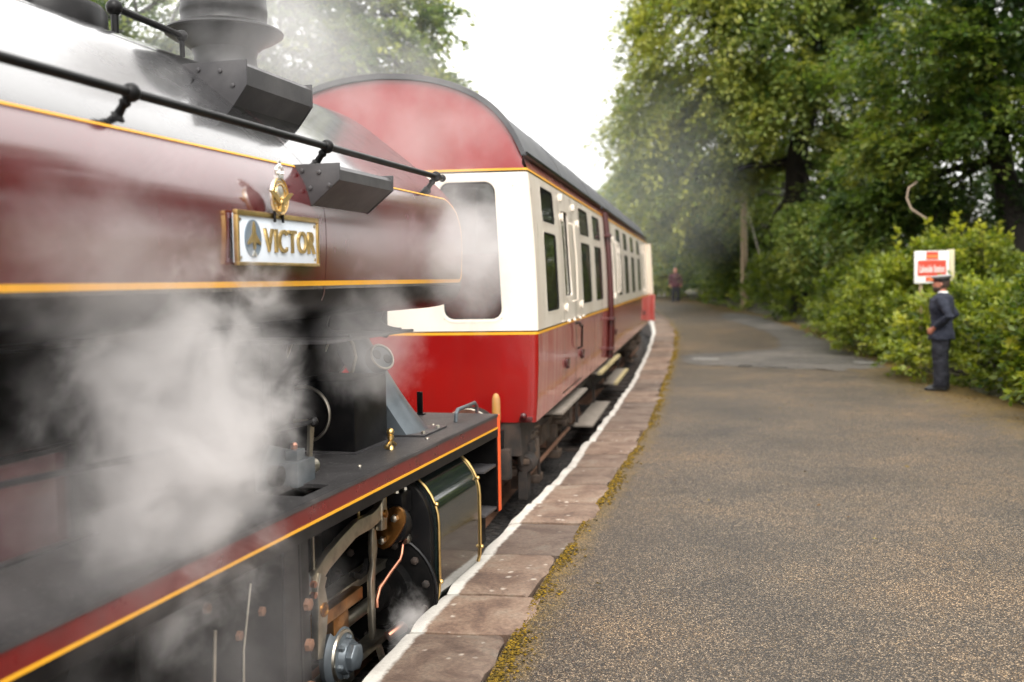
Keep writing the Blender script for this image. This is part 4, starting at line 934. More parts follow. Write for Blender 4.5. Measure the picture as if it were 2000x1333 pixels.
# open door near the far end
s = 19.6; a = [fo(s, z, .0) for z in (.6, 1.33, 2.0, 2.75)]
od = C_(MB().add([(s, mz(z) + .0, z) for z in (.62, 1.335)] + [(s - .12, mz(z) + .20 - (.0 if z < 1 else .06), z) for z in (1.335, .62)] + [(s + .04, mz(z), z) for z in (.62, 1.335)] + [(s - .08, mz(z) + .18, z) for z in (1.335, .62)], [(0, 1, 2, 3), (7, 6, 5, 4), (0, 4, 5, 1), (1, 5, 6, 2), (2, 6, 7, 3), (3, 7, 4, 0)]), 'open_door', CSIDE_SHEEN)
C_(MB().add([(s, mz(z) + .0, z) for z in (1.336, 2.72)] + [(s - .12, mz(z) + .14, z) for z in (2.72, 1.336)] + [(s + .04, mz(z), z) for z in (1.336, 2.72)] + [(s - .08, mz(z) + .12, z) for z in (2.72, 1.336)], [(0, 1, 2, 3), (7, 6, 5, 4), (0, 4, 5, 1), (1, 5, 6, 2), (2, 6, 7, 3), (3, 7, 4, 0)]), 'door_top', CCREAM, od)
# inside: floor, ceiling, partitions, seats
C_(MB().box(.1, LEN - .05, -1.25, 1.25, .98, 1.02).box(.1, LEN - .05, -1.2, 1.2, 2.88, 2.9), 'interior', INTER)
C_(MB().box(2.95, 2.98, -1.25, .2, 1.02, 2.88).box(8.9, 8.94, -1.25, 1.25, 1.02, 2.88).box(LEN - .12, LEN - .08, -1.25, 1.25, .6, 2.88), 'partition', INTER)
for s in (.75, 4.1, 5.0, 5.9, 10.4, 12.3, 14.3):
    for m_ in (-.75, .72): C_(MB().box(s - .28, s + .28, m_ - .5, m_ + .48, 1.02, 1.42).box(s - .06, s + .06, m_ - .5, m_ + .48, 1.42, 2.05), 'seat', MOQ, bevel=.05)
# underframe, bogies, footboards
C_(MB().box(.05, LEN, 1.08, 1.14, .30, .552).box(.05, LEN, -1.14, -1.08, .30, .552).box(.0, .12, -1.2, 1.2, .25, .55).box(3, 17, -.9, .9, .35, .5), 'underframe', UNDER)
C_(MB().prism([(.05, .30), (.05, .55), (1.3, .55), (.9, .40), (.4, .12), (.2, .12)], 'm', 1.145, 1.17), 'end_bracket', UNDER)
C_(MB().prism([(6.5, .3), (13.5, .3), (11.5, -.1), (8.5, -.1)], 'm', .9, .93).box(8.6, 11.0, .6, .9, -.1, .3), 'truss', UNDER)
def coil(c, r, h, n=5, w_=.022):
    return MB().tube([(c[0] + r * math.cos(q), c[1] + r * math.sin(q), c[2] + h * q / (2 * math.pi * n)) for q in np.linspace(0, 2 * math.pi * n, n * 14)], w_, 6)
def bogie(sc):
    b = C_(MB().box(sc - 1.75, sc + 1.75, .98, 1.06, .16, .27).box(sc - 1.75, sc + 1.75, -1.06, -.98, .16, .27).box(sc - .3, sc + .3, -1.1, 1.1, .05, .25), 'bogie', BOGIEM)
    for ds in (-1.3, 1.3):
        s = sc + ds
        C_(MB().lathe([(.05, .6), (.43, .62), (.46, .66), (.46, .75), (.49, .76), (.49, .78), (.3, .78)], (s, 0, ZR + .46), (0, 1, 0), 36), 'wheel', BOGIEM, b)
        ab = C_(MB().box(s - .14, s + .14, .97, 1.18, ZR + .30, ZR + .60).box(s - .09, s + .09, 1.18, 1.22, ZR + .33, ZR + .56), 'axlebox', BOGIEM, b, bevel=.02)
        C_(MB().box(s - .5, s + .5, 1.04, 1.10, ZR + .27, ZR + .34), 'equaliser', BOGIEM, b, bevel=.01)
        for d2 in (-.38, .38):
            C_(coil((s + d2, 1.06, ZR + .33), .085, .26), 'coil_spring', BOGIEM, b)
            C_(MB().lathe([(.12, 0), (.12, .03), (.05, .04)], (s + d2, 1.06, ZR + .60), (0, 0, 1), 16), 'spring_cap', BOGIEM, b)
        for d2 in (-.22, .22): C_(MB().box(s + d2 - .03, s + d2 + .03, .99, 1.06, ZR + .1, .2), 'horn_guide', BOGIEM, b)
        C_(MB().box(s - .55, s - .30, 1.02, 1.22, .12, .17), 'spring_hanger', BOGIEM, b, bevel=.01)
    for d2 in (-.75, .72):
        C_(MB().box(sc + d2 - .05, sc + d2 + .05, 1.0, 1.12, ZR + .05, .14), 'brake_hanger', BOGIEM, b, bevel=.008)
        C_(MB().box(sc + d2 - .12, sc + d2 + .12, .9, 1.16, ZR + .02, ZR + .10), 'spring_plank', BOGIEM, b, bevel=.01)
    C_(MB().tube([(sc - 1.6, 1.14, ZR + .22), (sc + 1.6, 1.14, ZR + .22)], .022), 'brake_rod', RUST, b)
    return b
bogie(2.15); bogie(17.0)
C_(MB().box(.55, .95, 1.08, 1.2, .02, .28), 'brake_gear', UNDER, bevel=.02)
C_(MB().tube([(.75, 1.16, .28), (.75, 1.2, .18), (.95, 1.2, .14), (1.0, 1.2, -.1)], .018), 'brake_pipe', UNDER)
C_(MB().lathe([(.07, -.1), (.09, -.08), (.09, .08), (.07, .1)], (.42, 1.18, .12), (1, 0, 0), 16).box(.30, .5, 1.12, 1.2, -.2, .05), 'brake_cylinder', UNDER, bevel=.0)
def fboard(s0, s1, z, m0, m1, mat, ed=None):
    f = C_(MB().box(s0, s1, m0, m1, z - .03, z), 'footboard', mat, bevel=.006)
    for s in (s0 + .2, s1 - .2): C_(MB().prism([(m0 - .2, z - .031), (m1 - .05, z - .031), (m0 - .18, z - .16)], 's', s - .02, s + .02), 'board_bracket', UNDER, f)
    if ed: C_(MB().box(s0, s1, m1 - .06, m1 + .004, z - .034, z + .003), 'edge_strip', ed, f)
fboard(1.55, 3.9, .44, 1.12, 1.37, BOARD); fboard(5.75, 9.2, .46, 1.12, 1.37, BOARD, BOARDY)
fboard(4.4, 7.0, -.10, 1.12, 1.38, BOARD); fboard(8.6, 11.4, .02, 1.12, 1.36, BOARD, BOARDY)
for s in (4.6, 6.8, 8.8, 11.6): C_(MB().box(s, s + .05, 1.12, 1.16, -.1, .44), 'step_hanger', UNDER)
# end fittings
for m_ in (-.87, .87):
    C_(MB().lathe([(.12, 0), (.10, .2), (.06, .22), (.06, .4), (.22, .42), (.225, .45), (.12, .47)], (0, m_, .52), (-1, 0, 0), 24), 'buffer', UNDER)
jh = C_(MB().lathe([(.037, .14), (.04, .10), (.036, .04), (.03, .0)], (-.22, 1.03, .46), (0, 0, 1), 14).box(-.30, -.24, 1.04, 1.10, .16, .52), 'jumper_socket', BLACK, bevel=.004)
C_(MB().lathe([(.036, 0), (.036, .14), (.033, .19), (.022, .22), (.008, .23)], (-.22, 1.03, .60), (0, 0, 1), 16), 'jumper_cap', AMBER, jh)
C_(MB().box(-.32, -.22, 1.06, 1.16, .10, .36), 'jumper_box', UNDER, jh, bevel=.01)
C_(MB().box(-.06, .0, 1.20, 1.31, .56, .60).ball((-.07, 1.24, .615), .03), 'lamp_bracket', DKRED, bevel=.006)
C_(MB().ball((-.012, 1.17, 2.62), .008, 8), 'rivet', CCREAM)
#PART4
# ------------------------------------------------------------------ foliage tools
def nrm(a): return a / np.maximum(1e-9, np.linalg.norm(a, axis=-1, keepdims=True))
def leaves(name, P, axis, upv, size, tint, mat, parent, aspect=.55, kind='stuff'):
    n = len(P); L = size[:, None]; side = nrm(np.cross(upv, axis)); nn = np.cross(axis, side)
    W = L * aspect * .5
    V = np.stack([P, P + axis * L * .45 + side * W - nn * W * .35, P + axis * L, P + axis * L * .45 - side * W - nn * W * .35], 1)
    F = np.arange(4)[None] + (np.arange(n) * 4)[:, None]
    return np_mesh(name, V.reshape(-1, 3), F, mat, np.repeat(tint, 4), kind, parent)
def spray_leaves(centers, outdir, per, length, width, droop, size, flat=.35):
    "leaves in two ranks along a drooping twig"
    n = len(centers); t = RNG.random((n, per)); sd = RNG.choice([-1, 1], (n, per))
    o = nrm(outdir); ln = length * RNG.uniform(.6, 1.3, (n, 1))
    sidev = nrm(np.cross(o, np.array([0, 0, 1.]) + RNG.normal(0, .25, (n, 3))))
    base = centers[:, None] + o[:, None] * (t * ln)[..., None]
    base[..., 2] -= droop * t * t * ln
    lat = RNG.random((n, per)) * width * (1 - .65 * t)
    P = base + sidev[:, None] * (sd * lat)[..., None] + RNG.normal(0, .05, (n, per, 3)) * length
    ax = nrm(o[:, None] * .7 + sidev[:, None] * (sd * .8)[..., None] + np.array([0, 0, -.35]) + RNG.normal(0, flat, (n, per, 3)))
    upv = nrm(np.array([0, 0, 1.]) + RNG.normal(0, flat, (n, per, 3)))
    return P.reshape(-1, 3), ax.reshape(-1, 3), upv.reshape(-1, 3), size * RNG.uniform(.7, 1.3, n * per)
def blob_centers(c, r, n, shell=.55):
    d = nrm(RNG.normal(0, 1, (n, 3))); q = (shell + (1 - shell) * RNG.random((n, 1))) * RNG.uniform(.8, 1.08, (n, 1))
    return np.array(c) + d * q * np.array(r), d
def limb(mb, a, b, r0, r1, bend=.12, n=7):
    a, b = Vector(a), Vector(b); L = (b - a).length; off = Vector((random.uniform(-1, 1), random.uniform(-1, 1), random.uniform(-.3, 1))) * L * bend
    pts = [a.lerp(b, t) + off * math.sin(math.pi * t) + Vector((random.uniform(-1, 1), random.uniform(-1, 1), random.uniform(-1, 1))) * L * .015 for t in [i / (n - 1) for i in range(n)]]
    mb.tube(pts, [r0 + (r1 - r0) * (i / (n - 1)) for i in range(n)], 7, False); return pts
def tree(name, label, base, trunk, trad, blobs, mat, leaf=.15, per=40, length=.9, width=.45, droop=.45, group='trees beyond the platform', twigs=10, barkm=None):
    root = empty(name, base); tag(root, label, 'tree', group); b = np.array(base)
    mb = MB(); pts = [Vector(p) - Vector(base) for p in trunk]
    rr = [trad * (1.25 if i == 0 else 1 - .5 * i / (len(pts) - 1)) for i in range(len(pts))]
    sm = cr(pts, 5); rs2 = list(np.interp(np.linspace(0, len(pts) - 1, len(sm)), range(len(pts)), rr)); mb.tube(sm, rs2, 10, False)
    out = MB(); PP, AA, UU, SS, TT = [], [], [], [], []
    for c, r, n, tb in blobs:
        cen, d = blob_centers(np.array(c) - b, r, n); 
        k = max(range(len(pts)), key=lambda i: -((pts[i] - Vector(np.array(c) - b)).length + (0 if pts[i].z > c[2] - b[2] + .3 else 4)))
        lp = limb(out, pts[k], np.array(c) - b, rr[k] * .4, .04)
        for q in range(min(twigs, n)): limb(out, lp[random.randint(3, 6)], cen[q], .045, .012, .1, 5)
        axis_out = nrm(cen - np.array([np.mean([p.x for p in pts]), np.mean([p.y for p in pts]), cen[:, 2].mean() - 1.0])) * np.array([1, 1, .6])
        o = nrm(axis_out + RNG.normal(0, .45, cen.shape))
        P, A, U, S = spray_leaves(cen, o, per, length, width, droop, leaf)
        PP.append(P); AA.append(A); UU.append(U); SS.append(S)
        tc = np.repeat(np.clip(RNG.normal(tb, .17, n), 0, 1), per); TT.append(np.clip(tc + RNG.normal(0, .1, len(P)), 0, 1))
    mb.build('trunk', barkm or BARK, root); out.build('branches', barkm or BARK, root)
    leaves('crown', np.concatenate(PP), np.concatenate(AA), np.concatenate(UU), np.concatenate(SS), np.concatenate(TT), mat, root)
    return root
def shrub(name, label, base, r, h, n, mat, leaf, per=26, group='shrubs in the platform hedge', tb=.45, shoots=0, length=.4, width=.2, aspect=.55, cat='shrub'):
    root = empty(name, base); tag(root, label, cat, group)
    k = n; th = RNG.uniform(0, 2 * np.pi, k); zz = RNG.random(k) ** .8; rad = np.sqrt(np.clip(1 - (zz * .96) ** 2.4, .02, 1)) * RNG.uniform(.72, 1.06, k)
    lump = 1 + .13 * np.sin(th * 5 + base[1]) * np.sin(zz * 7) + .08 * np.sin(th * 11 + zz * 13)
    cen = np.stack([np.cos(th) * rad * r[0] * lump, np.sin(th) * rad * r[1] * lump, zz * h * (1 + .05 * np.sin(th * 7))], 1)
    o = nrm(np.stack([np.cos(th) / r[0], np.sin(th) / r[1], .25 + zz * 1.2], 1) + RNG.normal(0, .35, (k, 3)))
    P, A, U, S = spray_leaves(cen, o, per, length, width, .25, leaf, .5)
    T = np.clip(np.repeat(np.clip(RNG.normal(tb, .16, k), 0, 1), per) + RNG.normal(0, .12, len(P)), 0, 1)
    mb = MB()
    for q in range(26):
        i = random.randrange(k); limb(mb, (random.uniform(-.3, .3) * r[0], random.uniform(-.3, .3) * r[1], -.05), cen[i] * .95, .022, .006, .12, 5)
    if shoots:
        for q in range(shoots):
            a = RNG.uniform(0, 2 * np.pi); q0 = np.array([np.cos(a) * r[0] * RNG.uniform(.1, .75), np.sin(a) * r[1] * RNG.uniform(.1, .75), h * RNG.uniform(.78, .95)])
            L = RNG.uniform(.45, .95); tip = q0 + np.array([RNG.normal(0, .12), RNG.normal(0, .12), L]); mb.tube([q0, (q0 + tip) / 2, tip], [.012, .009, .004], 5)
            m_ = 36; t = RNG.random(m_); ang = RNG.uniform(0, 2 * np.pi, m_); dv = np.stack([np.cos(ang), np.sin(ang), RNG.uniform(.0, .9, m_)], 1)
            P = np.concatenate([P, q0 + (tip - q0) * t[:, None]]); A = np.concatenate([A, nrm(dv)]); U = np.concatenate([U, nrm(np.array([0, 0, 1.]) + RNG.normal(0, .4, (m_, 3)))])
            S = np.concatenate([S, leaf * RNG.uniform(.9, 1.5, m_)]); T = np.concatenate([T, np.clip(RNG.normal(min(1, tb + .3), .12, m_), 0, 1)])
    mb.build('stems', BARK, root)
    leaves('foliage', P, A, U, S, T, mat, root, aspect)
    return root
HG = 'shrubs in the platform hedge'
def gz(x, y): return zp(y) + .05
SH = [
 ('laurel_bush', 'glossy dark green laurel bush right beside the standing man', (8.4, 14.3), (1.45, 1.9), 1.75, 520, LAUREL, .115, .42, 0),
 ('laurel_bush', 'low laurel bush nearest the right edge of the platform', (8.0, 11.9), (1.5, 1.9), 1.75, 480, LAUREL, .115, .40, 0),
 ('hedge_shrub', 'yellow green leafy shrub just left of the standing man below the sign', (8.1, 17.4), (1.3, 1.7), 1.36, 560, HEDGE, .10, .52, 0),
 ('tall_shrub', 'tall shrub with upright yellow shoots behind the red and white sign', (9.3, 21.3), (1.7, 1.8), 2.3, 640, HEDGE, .115, .5, 18),
 ('hedge_shrub', 'rounded light green shrub left of the sign', (8.8, 23.0), (1.3, 1.6), 1.9, 560, HEDGE, .10, .52, 0),
 ('hedge_shrub', 'mid green shrub in the middle of the hedge', (9.6, 24.6), (1.6, 2.2), 1.95, 560, HEDGE, .105, .47, 0),
 ('pale_shrub', 'silvery pale shrub rising behind the hedge', (11.2, 26.4), (1.4, 1.5), 3.1, 330, PALELEAF, .11, .5, 8),
 ('hedge_shrub', 'dusty green shrub where the hedge nears the pole', (10.4, 29.0), (1.6, 2.6), 1.9, 520, HEDGE, .12, .40, 0),
 ('feathery_shrub', 'upright feathery shrub with spiky tops beside the pole', (11.4, 34.0), (1.2, 1.3), 3.2, 300, FERN, .13, .45, 12),
 ('hedge_shrub', 'dull green shrub under the big tree behind the pole', (11.2, 36.0), (1.7, 3.0), 1.9, 480, HEDGE, .13, .36, 0),
 ('hedge_shrub', 'hazy green shrub beyond the pole', (11.5, 43.0), (1.9, 3.6), 2.2, 460, HEDGE, .15, .36, 0),
 ('hedge_shrub', 'hazy green shrub beside the distant figure', (11.6, 51.0), (2.0, 4.0), 2.6, 460, HEDGE, .17, .36, 0),
 ('tall_shrub', 'dark leafy shrub filling the right edge of the picture', (10.6, 15.6), (1.5, 1.8), 1.85, 420, LAUREL, .12, .34, 6),
]
for nme, lab, (x, y_), r, h, n, mt, lf, tb, shn in SH:
    shrub(nme, lab, (x, y_, gz(x, y_)), r, h, n, mt, lf, 26, HG, tb, shn)
for y_, lab_ in ((8.6, 'laurel bush next to the one nearest the right edge'), (5.2, 'laurel bush beside the near part of the platform'), (1.6, 'laurel bush at the near end of the hedge')): shrub('laurel_bush', lab_, (7.9, y_, .02), (1.5, 2.0), 2.0, 260, LAUREL, .14, 20, HG, .35)
TG = 'trees around the station'
tree('beech_tree', 'great beech tree with dark forked trunk overhanging the platform', (10.9, 38.5, .2),
     [(10.9, 38.5, .2), (10.75, 38.3, 3.2), (10.6, 38.1, 6.0), (11.2, 38, 8.5), (11.6, 38, 11.0), (11.4, 38, 13.5)], .48,
     [((6.6, 36.5, 10.6), (2.6, 3.2, 2.6), 330, .74), ((5.6, 37.5, 7.8), (1.7, 2.6, 1.7), 190, .8), ((6.3, 38, 5.3), (2.0, 2.6, 1.4), 190, .74), ((8.2, 37, 7.6), (2.0, 2.6, 1.6), 190, .7),
      ((9.6, 37, 11.2), (2.6, 3, 2.3), 260, .45), ((7.4, 46, 5.4), (1.9, 2.0, 1.5), 150, .62), ((9.2, 47, 4.0), (1.5, 1.8, 1.2), 110, .5), ((11.2, 48, 5.5), (2.4, 2.2, 1.8), 190, .5), ((13.2, 37, 11.4), (2.6, 3, 2.4), 260, .42), ((13.6, 36, 7.6), (2.2, 2.6, 1.9), 210, .42),
      ((12.6, 36, 5.0), (2.3, 2.4, 1.3), 200, .42), ((8.5, 38, 13.3), (3.4, 3.2, 1.8), 240, .5), ((12.6, 38, 14), (3.6, 3.2, 1.8), 220, .35), ((11.2, 48, 3.0), (2.2, 2.2, 1.4), 170, .35), ((11.6, 41, 7.6), (2.6, 1.4, 2.0), 80, .4), ((10.2, 42, 9.0), (2.2, 1.4, 1.6), 110, .4), ((9.4, 40, 6.0), (1.2, 1.6, .8), 70, .6), ((15.8, 36, 10), (2, 2.4, 3), 190, .3), ((12.4, 39.6, 9.0), (1.9, 1.6, 2.6), 95, .4), ((12.0, 39.5, 12.2), (2.4, 1.6, 1.6), 150, .45), ((9.4, 39.5, 8.9), (1.6, 1.4, 1.2), 110, .55), ((11.2, 35.6, 3.3), (1.9, 1.2, 1.1), 170, .55), ((10.0, 35.8, 8.6), (1.5, 1.2, .9), 110, .6), ((11.9, 36.4, 6.3), (1.3, 1.2, .7), 80, .5)], BEECH, .165, 72, 1.2, .55, .95, TG)
tree('spreading_tree', 'dark spreading tree leaning over the hedge at the right', (12.4, 25.2, .2),
     [(12.4, 25.2, .2), (12.3, 25.1, 2.6), (11.9, 25, 4.6), (11.6, 25, 6.6), (11.5, 25, 8.6)], .34,
     [((10.2, 24.6, 6.9), (1.8, 2.0, 1.2), 210, .6), ((12.2, 24, 7.6), (2.2, 2.2, 1.4), 240, .22), ((9.6, 24.8, 4.9), (1.3, 1.6, .85), 140, .68), ((11.3, 24.2, 5.3), (1.5, 1.7, .9), 170, .5), ((13.2, 24, 5.2), (1.5, 1.8, 1.1), 150, .2), ((10.4, 26, 3.6), (1.5, 1.6, .75), 150, .35), ((9.0, 25.5, 3.5), (.9, 1.2, .55), 80, .5), ((11.5, 24, 9.3), (2.6, 2.4, 1.2), 220, .15), ((12.6, 25.5, 3.4), (1.0, 1.3, .8), 90, .2)], DARKLEAF, .15, 42, .85, .38, .6, TG)
tree('background_tree', 'deep green tree behind the spreading tree', (17.5, 34, .2), [(17.5, 34, .2), (17.3, 34, 3), (17.2, 34, 6), (17.2, 34, 8)], .4,
     [((16.6, 33, 4.2), (2.0, 2.2, 1.8), 110, .25), ((18.5, 33, 7.6), (2.8, 2.6, 2.4), 230, .2), ((14.6, 34, 2.6), (1.7, 2, 1.3), 150, .25)], DARKLEAF, .2, 40, 1.0, .5, .5, TG)
tree('background_tree', 'tree of pale hazy leaves beyond the far platform end', (8.4, 62, .4), [(8.4, 62, .4), (8.4, 62, 4), (8.4, 62, 8)], .4,
     [((8.6, 62, 7.0), (3.0, 3, 2.6), 230, .6), ((11.5, 60, 6.0), (3, 3, 3.5), 260, .5), ((13, 60, 2.8), (3, 3, 2.4), 220, .45), ((9.0, 61, 3.0), (1.2, 2.0, 2.4), 130, .85)], BEECH, .28, 40, 1.3, .6, .6, TG)
tree('background_tree', 'shady tree filling the gap behind the pole', (12.5, 56, .4), [(12.5, 56, .4), (12.5, 56, 3), (12.3, 56, 7)], .35,
     [((11.4, 55, 3.0), (2.6, 2.4, 2.0), 260, .4), ((11.6, 55.5, 6.0), (3.0, 2.4, 2.2), 260, .45), ((15.0, 54, 3.4), (2.8, 2.6, 2.6), 230, .35), ((15.5, 55, 7.2), (3.4, 2.6, 2.4), 220, .35)], DARKLEAF, .26, 38, 1.2, .6, .5, TG)
tree('background_tree', 'faint treetop showing over the end of the carriage', (7.4, 78, .4), [(7.4, 78, .4), (7.4, 78, 5), (7.4, 78, 8)], .35,
     [((7.2, 78, 6.3), (2.2, 3, 2.0), 170, .6), ((9.5, 80, 7.5), (3, 3, 3), 200, .5), ((11, 82, 3), (5, 3, 3), 240, .4)], BEECH, .32, 36, 1.4, .6, .6, TG)
tree('lineside_tree', 'leafy tree rising behind the engine and carriage roof', (-6.2, 23.5, -.7), [(-6.2, 23.5, -.7), (-6.1, 23.4, 3), (-5.7, 23.2, 6), (-5.2, 23, 9)], .36,
     [((-7.2, 22.5, 7.4), (1.9, 2, 1.7), 220, .35), ((-4.9, 22.5, 7.0), (1.7, 2, 1.5), 220, .4), ((-3.2, 22.5, 6.6), (1.4, 1.8, 1.2), 170, .45), ((-2.0, 22.6, 5.7), (1.1, 1.5, .9), 120, .5), ((-4.4, 22.5, 9.0), (2.4, 2.2, 1.4), 220, .4), ((-6.2, 22.5, 5.0), (2.6, 2, 1.6), 240, .35), ((-3.6, 22.4, 4.7), (1.8, 1.6, 1.2), 170, .45), ((-2.3, 22.8, 7.6), (.9, 1.2, .8), 70, .5), ((-9.6, 22.5, 6.5), (2.2, 2, 2.6), 200, .3), ((-1.2, 22.6, 5.0), (.7, 1.0, .55), 45, .5)], BEECH, .15, 42, .8, .4, .45, TG)
tree('tall_reflected_tree', 'tall unseen tree added right of the hedge to darken the tank reflection', (14.5, 15, .2), [(14.5, 15, .2), (14.5, 15, 4), (14.6, 15, 8), (14.6, 15, 11)], .4,  # out of view; added so the upright tank side mirrors dark leaves
     [((14, 15, 6.5), (2.4, 3.2, 2.6), 190, .3), ((14, 13.5, 10.5), (2.8, 3.2, 2.6), 190, .3), ((14.5, 10, 8.5), (2.6, 3.4, 3.2), 190, .3), ((15, 6, 9), (2.6, 3.4, 3.2), 150, .3), ((14.2, 10, 4.0), (2.2, 3.0, 2.0), 150, .3)], DARKLEAF, .26, 36, 1.1, .55, .5, TG)
tree('reflected_tree', 'broad unseen tree added behind the hedge for its reflection in the tank', (15, 12, .2), [(15, 12, .2), (15, 12, 3), (15, 12, 6)], .35,  # outside the frame, added only to be mirrored in the tank paint
     [((13.5, 12, 5.0), (2.2, 3.4, 2.4), 170, .3), ((14, 17, 4.6), (2.2, 3, 2.4), 150, .3), ((14, 7, 4.6), (2.2, 3, 2.4), 150, .3)], DARKLEAF, .24, 34, 1.0, .5, .5, TG)
# ------------------------------------------------------------------ pole, sign, bare branch
pole = empty('telegraph_pole', (10.0, 44.0, .33)); tag(pole, 'bare weathered wooden pole standing in the hedge before the trees', 'pole')
MB().tube([(0, 0, -.3), (.0, 0, 2.6), (-.02, 0, 5.62)], [.15, .13, .11], 14).build('shaft', WOODP, pole)
MB().lathe([(.12, 5.60), (.125, 5.66), (.02, 5.72)], (-.02, 0, 0), (0, 0, 1), 14).build('pole_cap', WOODP, pole)
MB().tube([(-.02, 0, 4.9), (1.15, -.5, .1)], .012, 6).build('stay_wire', STEEL, pole)
MB().tube([(-.1, 0, 5.35), (-1.2, .1, 5.42)], .02, 6).build('arm', WOODP, pole)
sg_ = empty('station_sign', (7.47, 18.15, .04), R(-4)); tag(sg_, 'white board with red panel reading Lakeside Station in the hedge', 'sign')
MB().box(-.325, .27, -.02, .02, 1.58, 2.15).build('board', SIGNW, sg_, bevel=.004)
MB().box(.271, .35, -.05, .10, 1.60, 2.17).build('side_box', paint('sign_cream', (.62, .55, .36), .6), sg_, bevel=.006)
MB().prism([(-.26, 1.71), (.20, 1.71), (.215, 1.73), (.215, 1.97), (.20, 1.985), (-.26, 1.985), (-.275, 1.97), (-.275, 1.73)], 'm', -.026, -.0205).build('red_panel', SIGNR, sg_)
MB().box(-.13, .08, -.026, -.0205, 2.0, 2.135).build('top_tab', SIGNR, sg_); MB().box(-.13, .08, -.029, -.0265, 2.03, 2.075).build('tab_stripe', SIGNO, sg_)
MB().box(-.13, .08, -.026, -.0205, 1.615, 1.69).build('bottom_tab', SIGNR, sg_); MB().box(-.10, .05, -.029, -.0265, 1.632, 1.672).build('tab_stripe', SIGNO, sg_)
for m_ in (-.2, .16): MB().box(m_ - .025, m_ + .025, .021, .07, -.2, 2.1).build('post', WOODP, sg_)
def signtext(text, x0, x1, z0, z1):
    me, V = letter_mesh(text, 1, .003, .012); mn, mxx = V.min(0), V.max(0); sc = mxx - mn
    for v, q in zip(me.vertices, V):
        a = (q - mn) / sc; v.co = (x0 + a[0] * (x1 - x0), -.0265 - a[2] * .003, z0 + a[1] * (z1 - z0))
    me.materials.clear(); me.materials.append(SIGNW); o = bpy.data.objects.new('lettering', me); COL.objects.link(o); o.parent = sg_
signtext('Lakeside Station', -.245, .185, 1.77, 1.90)
br_ = empty('dead_branch', (8.85, 22.45, 2.78)); tag(br_, 'pale curved dead branch showing against the dark tree', 'branch')
MB().tube([(.02, 0, 1.0), (-.16, 0, .88), (-.2, 0, .66), (-.1, 0, .42), (.12, 0, .27), (.3, .1, .2)], [.010, .016, .020, .022, .022, .014], 8).build('bough', PALEBARK, br_)
# ------------------------------------------------------------------ people
def ell(c, rx, ry, n=16, tilt=0): return [(c[0] + rx * math.cos(q), c[1] + ry * math.sin(q), c[2] + tilt * math.cos(q) * rx) for q in [2 * math.pi * i / n for i in range(n)]]
def fuse(mb, name, mat, parent, vox=.012, it=3):
    o = mb.build(name, mat, parent)
    md = o.modifiers.new('remesh', 'REMESH'); md.mode = 'VOXEL'; md.voxel_size = vox; md.use_smooth_shade = True
    s = o.modifiers.new('smooth', 'SMOOTH'); s.factor = .5; s.iterations = it
    if name in ('jacket', 'trousers'):
        tx = bpy.data.textures.get('cloth_folds') or bpy.data.textures.new('cloth_folds', 'CLOUDS'); tx.noise_scale = .11; tx.noise_depth = 2
        d = o.modifiers.new('folds', 'DISPLACE'); d.texture = tx; d.strength = .035; d.mid_level = .5
    return o
def hand(mb, w, d, side, sc=1.):
    "palm with four curled fingers and a thumb; w wrist, d direction"
    w, d = Vector(w), Vector(d).normalized(); lat = Vector(side).normalized(); nn = d.cross(lat).normalized()
    mb.loft([[w + d * t + lat * (a * math.cos(q)) + nn * (b * math.sin(q)) for q in [2 * math.pi * i / 10 for i in range(10)]] for t, a, b in ((-.03, .028, .022), (.02, .036, .018), (.06, .042, .016), (.085, .040, .014))])
    for k, ln in enumerate((.060, .072, .068, .052)):
        p = w + d * .075 + lat * (.03 - .02 * k); c1 = p + d * ln * .5 + nn * .004; c2 = c1 + d * ln * .35 + nn * .02; mb.tube([p, c1, c2], [.010, .0095, .008], 8)
    p = w + d * .02 + lat * .032; mb.tube([p, p + d * .03 + lat * .022, p + d * .062 + lat * .026 + nn * .012], [.012, .011, .009], 8)
